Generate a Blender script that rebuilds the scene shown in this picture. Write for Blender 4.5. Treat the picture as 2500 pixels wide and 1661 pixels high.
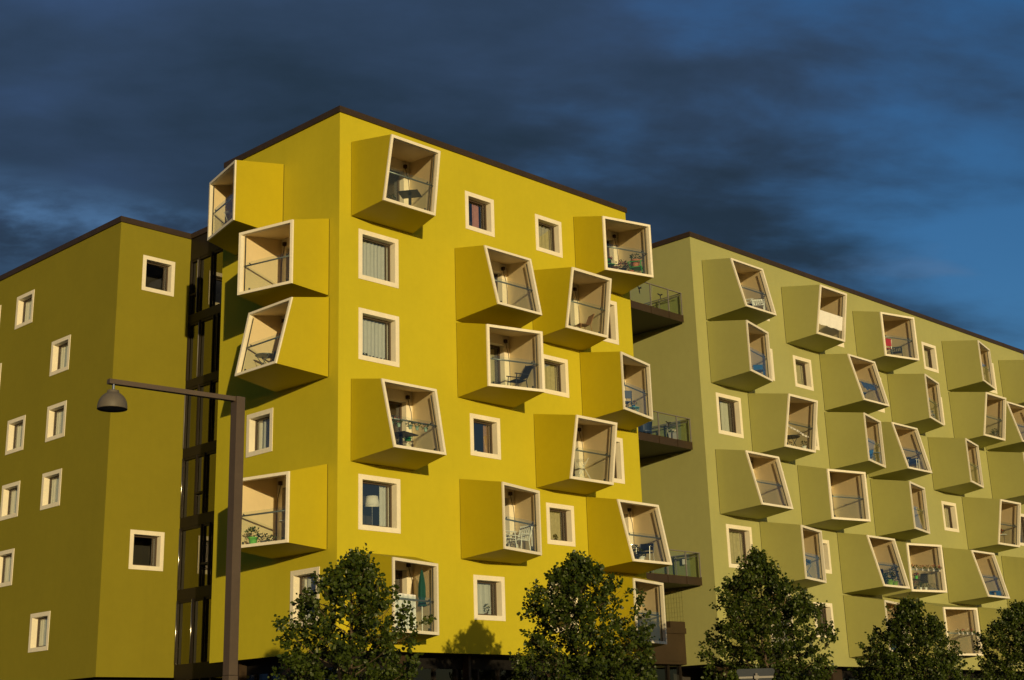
import bpy, bmesh, math, random
import numpy as np
from mathutils import Vector, Matrix

for o in list(bpy.data.objects):
    bpy.data.objects.remove(o, do_unlink=True)
S = bpy.context.scene
COL = S.collection
R = math.radians

# ------------------------------------------------------------------ camera
CAMPOS = (-30.0766, -37.4085, 1.6)
YAW, PITCH, ROLL = 0.80258035, 0.31607377, -0.03211122
fw = Vector((math.sin(YAW)*math.cos(PITCH), math.cos(YAW)*math.cos(PITCH), math.sin(PITCH)))
r0 = Vector((math.cos(YAW), -math.sin(YAW), 0)); u0 = r0.cross(fw)
rt = math.cos(ROLL)*r0 + math.sin(ROLL)*u0
up = -math.sin(ROLL)*r0 + math.cos(ROLL)*u0
cd = bpy.data.cameras.new('camera'); cam = bpy.data.objects.new('camera', cd); COL.objects.link(cam)
cam.matrix_world = Matrix(((rt.x, up.x, -fw.x, CAMPOS[0]), (rt.y, up.y, -fw.y, CAMPOS[1]), (rt.z, up.z, -fw.z, CAMPOS[2]), (0, 0, 0, 1)))
cd.sensor_width = 36; cd.lens = 3530.286/2500*36; cd.shift_y = -167.07/2500
cd.clip_start = 0.1; cd.clip_end = 6000
S.camera = cam
S.render.resolution_x, S.render.resolution_y = 1024, 680

# ------------------------------------------------------------------ light and sky
SUN_EL = math.atan(0.105/math.hypot(0.55, 1)); SUN_AZ = math.atan2(-0.55, -1.0)   # azimuth from +Y towards +X
ld = bpy.data.lights.new('sun', 'SUN'); ld.energy = 3.55; ld.angle = R(0.5); ld.color = (1.0, 0.77, 0.38)
sun = bpy.data.objects.new('sun', ld); COL.objects.link(sun)
sun.rotation_euler = Vector((0.55, 1.0, -0.105)).to_track_quat('-Z', 'Y').to_euler()
sun.location = (-40, -70, 30)
S.view_settings.view_transform = 'Standard'; S.view_settings.look = 'None'
S.view_settings.exposure = 0; S.view_settings.gamma = 1
S.cycles.max_bounces = 8; S.cycles.transparent_max_bounces = 12
S.cycles.caustics_reflective = False; S.cycles.caustics_refractive = False
S.cycles.use_denoising = True

W = bpy.data.worlds.new("World"); S.world = W; W.use_nodes = True
nt = W.node_tree; nt.nodes.clear()
def N(t, typ, **kw):
    n = t.nodes.new(typ)
    for k, v in kw.items():
        if k == 'op': n.operation = v
        elif isinstance(k, str) and hasattr(n, k): setattr(n, k, v)
    return n
def mth(t, op, a, b=None, clamp=False):
    n = t.nodes.new('ShaderNodeMath'); n.operation = op; n.use_clamp = clamp
    for i, x in enumerate((a, b)):
        if x is None: continue
        if isinstance(x, (int, float)): n.inputs[i].default_value = x
        else: t.links.new(x, n.inputs[i])
    return n.outputs[0]
def ramp(t, fac, stops, interp='LINEAR'):
    n = t.nodes.new('ShaderNodeValToRGB'); n.color_ramp.interpolation = interp
    e = n.color_ramp.elements
    while len(e) < len(stops): e.new(0.5)
    for i, (p, c) in enumerate(stops):
        e[i].position = p; e[i].color = (c[0], c[1], c[2], 1)
    t.links.new(fac, n.inputs[0]); return n.outputs[0]
def mixc(t, fac, a, b, mode='MIX'):
    n = t.nodes.new('ShaderNodeMix'); n.data_type = 'RGBA'; n.blend_type = mode
    for i, x in ((0, fac), (6, a), (7, b)):
        if isinstance(x, (int, float)): n.inputs[i].default_value = x
        elif isinstance(x, tuple): n.inputs[i].default_value = (*x, 1)
        else: t.links.new(x, n.inputs[i])
    return n.outputs[2]
def lin(r, g, b):
    f = lambda c: (c/255/12.92) if c <= 10 else ((c/255+0.055)/1.055)**2.4
    return (f(r), f(g), f(b))
def noise(t, vec, scale, detail=6, rough=0.55, dist=0.0):
    n = t.nodes.new('ShaderNodeTexNoise'); n.inputs['Scale'].default_value = scale
    n.inputs['Detail'].default_value = detail; n.inputs['Roughness'].default_value = rough; n.inputs['Distortion'].default_value = dist
    if vec is not None: t.links.new(vec, n.inputs['Vector'])
    return n.outputs[0]

SKYOFF = (12.6, 2.5, 0)
def build_sky():
    t = nt
    sky = t.nodes.new('ShaderNodeTexSky'); sky.sky_type = 'NISHITA'; sky.sun_disc = False
    sky.sun_elevation = SUN_EL; sky.sun_rotation = SUN_AZ % (2*math.pi)
    sky.altitude = 0; sky.air_density = 1.0; sky.dust_density = 0.6; sky.ozone_density = 1.6
    tc = t.nodes.new('ShaderNodeTexCoord'); sep = t.nodes.new('ShaderNodeSeparateXYZ')
    t.links.new(tc.outputs['Generated'], sep.inputs[0])
    x, y, z = sep.outputs
    zz = mth(t, 'ADD', mth(t, 'MAXIMUM', z, 0.0), 0.30)
    px = mth(t, 'DIVIDE', x, zz); py = mth(t, 'DIVIDE', y, zz)
    cmb = t.nodes.new('ShaderNodeCombineXYZ'); t.links.new(px, cmb.inputs[0]); t.links.new(py, cmb.inputs[1])
    # the bank's long axis runs across the sky: squeeze along the view's depth, stretch sideways
    mr = t.nodes.new('ShaderNodeMapping'); mr.inputs['Rotation'].default_value = (0, 0, R(38)); t.links.new(cmb.outputs[0], mr.inputs[0])
    mp = t.nodes.new('ShaderNodeMapping'); mp.inputs['Scale'].default_value = (1.0, 1.75, 1.0); mp.inputs['Location'].default_value = SKYOFF
    t.links.new(mr.outputs[0], mp.inputs[0]); P = mp.outputs[0]
    n1 = noise(t, P, 2.2, 8, 0.52, 0.15)
    n2 = noise(t, P, 5.5, 8, 0.55, 0.15)
    n3 = noise(t, P, 1.3, 4, 0.5, 0.2)
    # position of the bank in the sky: side = towards azimuth 136 deg
    side = mth(t, 'ADD', mth(t, 'MULTIPLY', x, 0.695), mth(t, 'MULTIPLY', y, -0.719))
    bank = mth(t, 'ADD', mth(t, 'MULTIPLY', side, -1.9), mth(t, 'MULTIPLY', z, 1.5))
    bank = mth(t, 'ADD', bank, 0.43)
    cov = mth(t, 'ADD', bank, mth(t, 'MULTIPLY', mth(t, 'ADD', n1, -0.5), 2.3))
    cov = mth(t, 'ADD', cov, mth(t, 'MULTIPLY', mth(t, 'ADD', n2, -0.5), 0.9))
    mask = ramp(t, cov, [(0.03, (0, 0, 0)), (0.95, (1, 1, 1))], 'EASE')
    # clear blue away from the sun; the glow round the sun keeps its own colour
    dot = mth(t, 'ADD', mth(t, 'MULTIPLY', x, math.sin(SUN_AZ)), mth(t, 'MULTIPLY', y, math.cos(SUN_AZ)))
    tint = ramp(t, mth(t, 'ADD', mth(t, 'MULTIPLY', dot, 0.5), 0.5), [(0.25, (0.36, 0.78, 1.30)), (0.75, (1.0, 0.95, 0.95))])
    blue = mixc(t, 1.0, sky.outputs[0], tint, 'MULTIPLY')
    dens = mth(t, 'ADD', mth(t, 'ADD', mth(t, 'MULTIPLY', n3, 0.40), mth(t, 'MULTIPLY', n1, 0.45)), mth(t, 'MULTIPLY', n2, 0.25))
    k = 10.0    # cloud radiance is given as seen, the world strength below is 0.1
    cl = ramp(t, dens, [(0.42, tuple(c*k for c in lin(56, 80, 116))), (0.55, tuple(c*k for c in lin(48, 67, 92))), (0.68, tuple(c*k for c in lin(36, 52, 68)))])
    col = mixc(t, mask, blue, cl)
    # thin lit wisps low in the sky
    wz = ramp(t, z, [(0.20, (1, 1, 1)), (0.33, (0, 0, 0))])
    n4 = noise(t, P, 4.2, 6, 0.5, 0.2)
    ws = ramp(t, n4, [(0.53, (0, 0, 0)), (0.72, (1, 1, 1))], 'EASE')
    wf = mth(t, 'MULTIPLY', mth(t, 'MULTIPLY', ws, wz), mth(t, 'MULTIPLY', mth(t, 'SUBTRACT', 1.0, mask), 0.75))
    col = mixc(t, wf, col, tuple(c*k for c in lin(112, 118, 134)))
    # a torn gap in the bank low on the left where paler sky shows
    gz = ramp(t, mth(t, 'ADD', z, mth(t, 'MULTIPLY', side, 0.10)), [(0.255, (0, 0, 0)), (0.305, (1, 1, 1)), (0.345, (0, 0, 0))], 'EASE')
    gs = ramp(t, mth(t, 'MULTIPLY', side, -1.0), [(0.08, (0, 0, 0)), (0.22, (1, 1, 1))])
    gn = ramp(t, n2, [(0.42, (0, 0, 0)), (0.66, (1, 1, 1))], 'EASE')
    gf = mth(t, 'MULTIPLY', mth(t, 'MULTIPLY', gz, gs), mth(t, 'MULTIPLY', gn, 0.95))
    col = mixc(t, gf, col, tuple(c*k for c in lin(80, 118, 160)))
    bg = t.nodes.new('ShaderNodeBackground'); bg.inputs['Strength'].default_value = 0.1
    t.links.new(col, bg.inputs['Color'])
    out = t.nodes.new('ShaderNodeOutputWorld'); t.links.new(bg.outputs[0], out.inputs[0])
build_sky()

# ------------------------------------------------------------------ materials
MATS = {}
def new_mat(name):
    m = bpy.data.materials.new(name); m.use_nodes = True
    t = m.node_tree; b = t.nodes['Principled BSDF']; return m, t, b
def paint(name, col, rough=0.85, var=0.06, scale=0.6, bump=0.12, bscale=60, spec=0.25, streak=0.0, metallic=0.0):
    m, t, b = new_mat(name)
    g = t.nodes.new('ShaderNodeNewGeometry')
    n1 = noise(t, g.outputs['Position'], scale, 5, 0.6)
    n2 = noise(t, g.outputs['Position'], scale*9, 4, 0.6)
    f = mth(t, 'ADD', mth(t, 'MULTIPLY', n1, 0.65), mth(t, 'MULTIPLY', n2, 0.35))
    lo = tuple(c*(1-var*1.6) for c in col); hi = tuple(min(1, c*(1+var*1.6)) for c in col)
    c = ramp(t, f, [(0.32, lo), (0.68, hi)])
    if streak > 0:      # rain streaks: noise stretched down the wall
        mp = t.nodes.new('ShaderNodeMapping'); mp.inputs['Scale'].default_value = (2.2, 2.2, 0.05)
        t.links.new(g.outputs['Position'], mp.inputs[0])
        s = noise(t, mp.outputs[0], 1.6, 5, 0.65)
        sf = mth(t, 'MULTIPLY', ramp(t, s, [(0.52, (0, 0, 0)), (0.80, (1, 1, 1))]), streak)
        c = mixc(t, sf, c, tuple(x*0.62 for x in col))
    t.links.new(c, b.inputs['Base Color'])
    b.inputs['Roughness'].default_value = rough; b.inputs['Metallic'].default_value = metallic
    b.inputs['Specular IOR Level'].default_value = spec
    if bump > 0:
        nb = noise(t, g.outputs['Position'], bscale, 3, 0.6)
        bp = t.nodes.new('ShaderNodeBump'); bp.inputs['Strength'].default_value = bump; bp.inputs['Distance'].default_value = 0.004
        t.links.new(nb, bp.inputs['Height']); t.links.new(bp.outputs[0], b.inputs['Normal'])
    MATS[name] = m; return m
def glass(name, ior, tint, rough=0.0, glossy=(1, 1, 1)):
    m, t, b = new_mat(name); t.nodes.remove(b)
    out = t.nodes['Material Output']
    tr = t.nodes.new('ShaderNodeBsdfTransparent'); tr.inputs[0].default_value = (*tint, 1)
    gl = t.nodes.new('ShaderNodeBsdfGlossy'); gl.inputs['Roughness'].default_value = rough; gl.inputs[0].default_value = (*glossy, 1)
    fr = t.nodes.new('ShaderNodeFresnel')
    g = t.nodes.new('ShaderNodeNewGeometry')
    # one sheet stands for the pane: the same reflectance from either side
    bf = g.outputs['Backfacing']
    t.links.new(mth(t, 'ADD', mth(t, 'MULTIPLY', bf, 1/ior-ior), ior), fr.inputs['IOR'])
    nb = noise(t, g.outputs['Position'], 0.9, 2, 0.5)
    bp = t.nodes.new('ShaderNodeBump'); bp.inputs['Strength'].default_value = 0.03; bp.inputs['Distance'].default_value = 0.03
    t.links.new(nb, bp.inputs['Height']); t.links.new(bp.outputs[0], gl.inputs['Normal'])
    mx = t.nodes.new('ShaderNodeMixShader'); t.links.new(fr.outputs[0], mx.inputs[0])
    t.links.new(tr.outputs[0], mx.inputs[1]); t.links.new(gl.outputs[0], mx.inputs[2]); t.links.new(mx.outputs[0], out.inputs[0])
    MATS[name] = m; return m
def fabric(name, col, trans=0.35, var=0.12, scale=8):
    m, t, b = new_mat(name); out = t.nodes['Material Output']
    g = t.nodes.new('ShaderNodeNewGeometry'); n1 = noise(t, g.outputs['Position'], scale, 3, 0.6)
    c = ramp(t, n1, [(0.3, tuple(x*(1-var) for x in col)), (0.7, tuple(min(1, x*(1+var)) for x in col))])
    t.links.new(c, b.inputs['Base Color']); b.inputs['Roughness'].default_value = 0.9; b.inputs['Specular IOR Level'].default_value = 0.1
    tl = t.nodes.new('ShaderNodeBsdfTranslucent'); t.links.new(c, tl.inputs[0])
    mx = t.nodes.new('ShaderNodeMixShader'); mx.inputs[0].default_value = trans
    t.links.new(b.outputs[0], mx.inputs[1]); t.links.new(tl.outputs[0], mx.inputs[2]); t.links.new(mx.outputs[0], out.inputs[0])
    MATS[name] = m; return m
def leafmat(name, dark, light, scale=3.0):
    m, t, b = new_mat(name); out = t.nodes['Material Output']
    g = t.nodes.new('ShaderNodeNewGeometry'); n1 = noise(t, g.outputs['Position'], scale, 3, 0.6)
    rnd = g.outputs['Random Per Island']
    f = mth(t, 'ADD', mth(t, 'MULTIPLY', n1, 0.5), mth(t, 'MULTIPLY', rnd, 0.5))
    c = ramp(t, f, [(0.2, dark), (0.8, light)])
    t.links.new(c, b.inputs['Base Color']); b.inputs['Roughness'].default_value = 0.42; b.inputs['Specular IOR Level'].default_value = 0.4
    tl = t.nodes.new('ShaderNodeBsdfTranslucent'); t.links.new(mixc(t, 1.0, c, (1.25, 1.15, 0.5), 'MULTIPLY'), tl.inputs[0])
    mx = t.nodes.new('ShaderNodeMixShader'); mx.inputs[0].default_value = 0.28
    t.links.new(b.outputs[0], mx.inputs[1]); t.links.new(tl.outputs[0], mx.inputs[2]); t.links.new(mx.outputs[0], out.inputs[0])
    MATS[name] = m; return m

paint('yellow render', (0.490, 0.425, 0.019), 0.9, 0.035, 0.35, 0.10, 45, 0.2, 0.10)
paint('green render', (0.348, 0.352, 0.138), 0.9, 0.035, 0.35, 0.10, 45, 0.2, 0.10)
paint('olive render', (0.220, 0.194, 0.015), 0.9, 0.035, 0.35, 0.10, 45, 0.2, 0.10)
paint('yellow panel', (0.445, 0.365, 0.007), 0.6, 0.03, 0.5, 0.03, 30, 0.3, 0.06)
paint('green panel', (0.362, 0.358, 0.122), 0.6, 0.03, 0.5, 0.03, 30, 0.3, 0.06)
paint('white rim', (0.80, 0.745, 0.60), 0.55, 0.05, 1.2, 0.03, 40, 0.35, 0.16)
paint('cream panel', (0.84, 0.70, 0.43), 0.5, 0.03, 0.8, 0.02, 40, 0.4)
paint('brown metal', (0.040, 0.026, 0.015), 0.5, 0.12, 0.8, 0.03, 20, 0.3)
paint('dark bronze', (0.016, 0.012, 0.009), 0.5, 0.10, 1.0, 0.0, 20, 0.25)
paint('sash brown', (0.075, 0.055, 0.038), 0.45, 0.05, 2.0, 0.0)
paint('lamp post paint', (0.085, 0.062, 0.045), 0.5, 0.08, 1.5, 0.03, 30, 0.4)
paint('lamp shade paint', (0.115, 0.100, 0.080), 0.55, 0.06, 2, 0.02, 30, 0.4)
paint('grey steel', (0.19, 0.21, 0.20), 0.35, 0.08, 4, 0.0, spec=0.5, metallic=0.4)
paint('bright steel', (0.62, 0.60, 0.56), 0.22, 0.05, 4, 0.0, metallic=1.0)
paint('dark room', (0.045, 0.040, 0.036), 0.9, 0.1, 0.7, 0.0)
paint('soffit and shade black', (0.007, 0.006, 0.006), 0.7, 0.1, 0.7, 0.0)
paint('roof felt', (0.10, 0.10, 0.10), 0.9, 0.1, 0.7, 0.05)
paint('paving', (0.16, 0.145, 0.12), 0.9, 0.12, 0.25, 0.10, 12)
paint('asphalt', (0.055, 0.054, 0.052), 0.9, 0.12, 0.4, 0.12, 40)
paint('kerb stone', (0.34, 0.32, 0.29), 0.9, 0.1, 1.0, 0.1)
paint('bark', (0.095, 0.068, 0.045), 0.9, 0.25, 6, 0.5, 25)
paint('trellis wire', (0.24, 0.22, 0.08), 0.5, 0.05, 4, 0.0)
paint('sign grey', (0.045, 0.052, 0.065), 0.85, 0.08, 5, 0.02, spec=0.2)
glass('balcony glass', 1.72, (0.88, 0.94, 0.915))
glass('window glass', 2.3, (0.86, 0.90, 0.86))
glass('stair glass', 3.2, (0.34, 0.33, 0.22), 0.0, (0.95, 0.92, 0.75))
glass('shop glass', 1.60, (0.42, 0.46, 0.46))
fabric('net curtain', (0.78, 0.80, 0.78), 0.3, 0.05)
fabric('cream curtain', (0.62, 0.56, 0.36), 0.3, 0.1)
fabric('pink curtain', (0.62, 0.30, 0.26), 0.3, 0.1)
fabric('brown curtain', (0.50, 0.29, 0.15), 0.3, 0.15)
fabric('white cloth', (0.90, 0.89, 0.86), 0.06, 0.04)
fabric('blue cloth', (0.05, 0.09, 0.20), 0.1, 0.15)
fabric('green canvas', (0.015, 0.075, 0.065), 0.1, 0.15)
fabric('black textile', (0.012, 0.013, 0.016), 0.05, 0.2)
for nm, c, ro in (('black plastic', (0.012, 0.013, 0.017), 0.45), ('white plastic', (0.82, 0.82, 0.80), 0.4), ('white paint', (0.80, 0.78, 0.72), 0.5),
                  ('pine wood', (0.33, 0.16, 0.07), 0.6), ('green plastic', (0.02, 0.30, 0.06), 0.4), ('mint enamel', (0.50, 0.72, 0.62), 0.4),
                  ('terracotta', (0.46, 0.17, 0.085), 0.8), ('lime glaze', (0.20, 0.36, 0.03), 0.18), ('leaf green glaze', (0.16, 0.48, 0.10), 0.25),
                  ('navy plastic', (0.02, 0.035, 0.085), 0.45), ('blue plastic', (0.02, 0.11, 0.30), 0.4), ('red plastic', (0.50, 0.025, 0.025), 0.4),
                  ('turquoise paint', (0.06, 0.35, 0.42), 0.4), ('dark iron', (0.03, 0.04, 0.045), 0.45), ('brown glaze', (0.11, 0.055, 0.03), 0.35),
                  ('black iron', (0.012, 0.012, 0.012), 0.5), ('grey zinc', (0.17, 0.16, 0.15), 0.5), ('lime plastic', (0.15, 0.62, 0.10), 0.35)):
    paint(nm, c, ro, 0.08, 9, 0.0, spec=0.4)
leafmat('tree leaf', (0.020, 0.036, 0.004), (0.074, 0.105, 0.012), 2.2)
leafmat('pot leaf', (0.020, 0.045, 0.010), (0.075, 0.13, 0.030), 9)
leafmat('dark leaf', (0.012, 0.022, 0.010), (0.035, 0.055, 0.020), 9)
for nm, c in (('red petal', (0.50, 0.03, 0.045)), ('magenta petal', (0.42, 0.02, 0.10)), ('coral petal', (0.62, 0.16, 0.10)), ('white petal', (0.80, 0.74, 0.62)), ('orange petal', (0.50, 0.13, 0.02))):
    fabric(nm, c, 0.2, 0.15, 30)

# ------------------------------------------------------------------ mesh helpers
class MB:
    def __init__(s): s.v = []; s.f = []
    def add(s, vs, fs):
        b = len(s.v); s.v += [tuple(map(float, p)) for p in vs]; s.f += [tuple(b+i for i in f) for f in fs]; return s
    def quad(s, a, b, c, d): return s.add([a, b, c, d], [(0, 1, 2, 3)])
    def hexa(s, p):     # p: 4 bottom + 4 top
        return s.add(p, [(0, 3, 2, 1), (4, 5, 6, 7), (0, 1, 5, 4), (1, 2, 6, 5), (2, 3, 7, 6), (3, 0, 4, 7)])
    def box(s, x0, x1, y0, y1, z0, z1, fn=None):
        p = [(x0, y0, z0), (x1, y0, z0), (x1, y1, z0), (x0, y1, z0), (x0, y0, z1), (x1, y0, z1), (x1, y1, z1), (x0, y1, z1)]
        return s.hexa([fn(*q) for q in p] if fn else p)
    def tube(s, pts, r, n=8, r1=None):
        pts = [Vector(p) for p in pts]; m = len(pts); r1 = r if r1 is None else r1; vs = []; fs = []
        for i, p in enumerate(pts):
            d = (pts[min(i+1, m-1)] - pts[max(i-1, 0)]).normalized()
            a = Vector((0, 0, 1)) if abs(d.z) < 0.9 else Vector((1, 0, 0))
            u = d.cross(a).normalized(); v = d.cross(u); rr = r + (r1-r)*i/max(1, m-1)
            vs += [p + (u*math.cos(2*math.pi*k/n) + v*math.sin(2*math.pi*k/n))*rr for k in range(n)]
        for i in range(m-1):
            fs += [(i*n+k, i*n+(k+1) % n, (i+1)*n+(k+1) % n, (i+1)*n+k) for k in range(n)]
        fs += [tuple(range(n-1, -1, -1)), tuple((m-1)*n+k for k in range(n))]
        return s.add(vs, fs)
    def lathe(s, prof, n=20, c=(0, 0, 0)):
        vs = []; fs = []; m = len(prof)
        for r, z in prof: vs += [(c[0]+r*math.cos(2*math.pi*k/n), c[1]+r*math.sin(2*math.pi*k/n), c[2]+z) for k in range(n)]
        for i in range(m-1): fs += [(i*n+k, i*n+(k+1) % n, (i+1)*n+(k+1) % n, (i+1)*n+k) for k in range(n)]
        fs += [tuple(range(n-1, -1, -1)), tuple((m-1)*n+k for k in range(n))]
        return s.add(vs, fs)
    def bar(s, a, b, w, h=None):    # rectangular bar from a to b
        a = Vector(a); b = Vector(b); h = h or w; d = (b-a).normalized()
        z = Vector((0, 0, 1)) if abs(d.z) < 0.95 else Vector((0, 1, 0))
        u = d.cross(z).normalized()*w/2; v = u.cross(d).normalized()*h/2
        return s.hexa([a-u-v, a+u-v, a+u+v, a-u+v, b-u-v, b+u-v, b+u+v, b-u+v])
    def mesh(s, name, smooth=False, origin=(0, 0, 0)):
        me = bpy.data.meshes.new(name); o = Vector(origin)
        me.from_pydata([tuple(Vector(p)-o) for p in s.v], [], s.f); me.update()
        if smooth: me.polygons.foreach_set('use_smooth', [True]*len(me.polygons))
        return me

WORLD = {}     # world origin of every object (nothing but Empties of small things is rotated)
def tag(o, label=None, cat=None, group=None, kind=None):
    if label: o['label'] = label
    if cat: o['category'] = cat
    if group: o['group'] = group
    if kind: o['kind'] = kind
    return o
def wobj(name, mb, mat, parent=None, smooth=False, label=None, cat=None, group=None, kind=None):
    """A mesh given in world coordinates."""
    v = np.array(mb.v); org = Vector(((v[:, 0].min()+v[:, 0].max())/2, (v[:, 1].min()+v[:, 1].max())/2, v[:, 2].min()))
    me = mb.mesh(name, smooth, org); o = bpy.data.objects.new(name, me); COL.objects.link(o)
    if mat: me.materials.append(MATS[mat])
    WORLD[o.name] = org
    if parent: o.parent = parent; o.location = org - WORLD[parent.name]
    else: o.location = org
    return tag(o, label, cat, group, kind)
def empty(name, loc, label=None, cat=None, group=None, parent=None, rz=0):
    o = bpy.data.objects.new(name, None); COL.objects.link(o); o.empty_display_size = 0.2
    WORLD[o.name] = Vector(loc)
    if parent: o.parent = parent; o.location = Vector(loc) - WORLD[parent.name]
    else: o.location = loc
    o.rotation_euler = (0, 0, rz)
    return tag(o, label, cat, group)
def lobj(name, mb, mat, parent, smooth=False, label=None):
    """A part given in its thing's own coordinates."""
    me = mb.mesh(name, smooth); o = bpy.data.objects.new(name, me); COL.objects.link(o)
    if mat: me.materials.append(MATS[mat])
    o.parent = parent
    if label: o['label'] = label
    return o

# ------------------------------------------------------------------ ground
ZB = lambda k: 4.96 + 2.92*k
def sheet(name, x0, x1, y0, y1, z, mat):
    mb = MB().quad((x0, y0, z), (x1, y0, z), (x1, y1, z), (x0, y1, z)); return wobj(name, mb, mat, kind='structure')
sheet('ground', -1500, 1500, -1500, 1500, 0.0, 'paving')
sheet('road', -400, 400, -30, -17, 0.004, 'asphalt')
for nm, y0, y1 in (('pavement_kerb', -17.0, -16.85), ('pavement_kerb', -30.15, -30.0)):
    wobj(nm, MB().box(-400, 400, y0, y1, 0, 0.12), 'kerb stone', kind='structure')

# ------------------------------------------------------------------ facades
class Wall:
    def __init__(s, axis, pos): s.axis = axis; s.pos = pos
    def __call__(s, u, d, z):       # u along, d outwards, z up
        return (u, s.pos-d, z) if s.axis == 'X' else (s.pos-d, u, z)
WR = Wall('X', 0.0); WL = Wall('Y', 0.0); WOL = Wall('Y', -0.14); WOR = Wall('X', 14.5)
def facade(w, a0, a1, z0, z1, holes, d=0.0):
    us = sorted({a0, a1, *[h[0] for h in holes], *[h[1] for h in holes]}); zs = sorted({z0, z1, *[h[2] for h in holes], *[h[3] for h in holes]})
    mb = MB(); idx = {}
    def vi(u, z):
        if (u, z) not in idx: idx[(u, z)] = len(mb.v); mb.v.append(tuple(map(float, w(u, d, z))))
        return idx[(u, z)]
    for i in range(len(us)-1):
        for j in range(len(zs)-1):
            cu, cz = (us[i]+us[i+1])/2, (zs[j]+zs[j+1])/2
            if any(h[0] < cu < h[1] and h[2] < cz < h[3] for h in holes): continue
            mb.f.append((vi(us[i], zs[j]), vi(us[i+1], zs[j]), vi(us[i+1], zs[j+1]), vi(us[i], zs[j+1])))
    return mb
def ring(mb, w, o, i, d):       # flat frame between outer and inner rectangles (u0,u1,z0,z1) at depth d
    P = lambda u, z: w(u, d, z)
    (a, b, c, e), (f, g, h, k) = o, i
    mb.quad(P(a, c), P(b, c), P(g, h), P(f, h)); mb.quad(P(b, c), P(b, e), P(g, k), P(g, h))
    mb.quad(P(b, e), P(a, e), P(f, k), P(g, k)); mb.quad(P(a, e), P(a, c), P(f, h), P(f, k))
def tunnel(mb, w, r, d0, d1):
    a, b, c, e = r; q = [(a, c), (b, c), (b, e), (a, e)]
    for (u, z), (u2, z2) in zip(q, q[1:]+q[:1]):
        mb.quad(w(u, d0, z), w(u2, d0, z2), w(u2, d1, z2), w(u, d1, z))
def shrink(r, t): return (r[0]+t, r[1]-t, r[2]+t, r[3]-t)

def window(w, bld, ua, ub, zt, h):
    """White frame round a deep reveal, brown sash, pane. Returns the opening for the facade."""
    o = (ua, ub, zt-h, zt); i = shrink(o, 0.17); fr = MB()
    ring(fr, w, o, i, 0.022); tunnel(fr, w, o, 0.022, -0.002)
    tunnel(fr, w, i, 0.022, -0.30)
    win = wobj('window', fr, 'white rim', bld)
    s = shrink(i, 0.004); si = shrink(s, 0.065); sm = MB(); ring(sm, w, s, si, -0.235); tunnel(sm, w, si, -0.235, -0.275)
    # casement line: the sash opens on a mullion near the far jamb
    m = si[1]-0.13 if w.axis == 'X' else si[0]+0.13
    sm.box(m-0.02, m+0.02, -0.262, -0.240, si[2], si[3], lambda a, d, z: w(a, d, z))
    wobj('sash', sm, 'sash brown', win)
    wobj('pane', MB().quad(*[w(u, -0.268, z) for u, z in ((si[0], si[2]), (si[1], si[2]), (si[1], si[3]), (si[0], si[3]))]), 'window glass', win)
    return (i[0]-0.001, i[1]+0.001, i[2]-0.001, i[3]+0.001)

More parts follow.
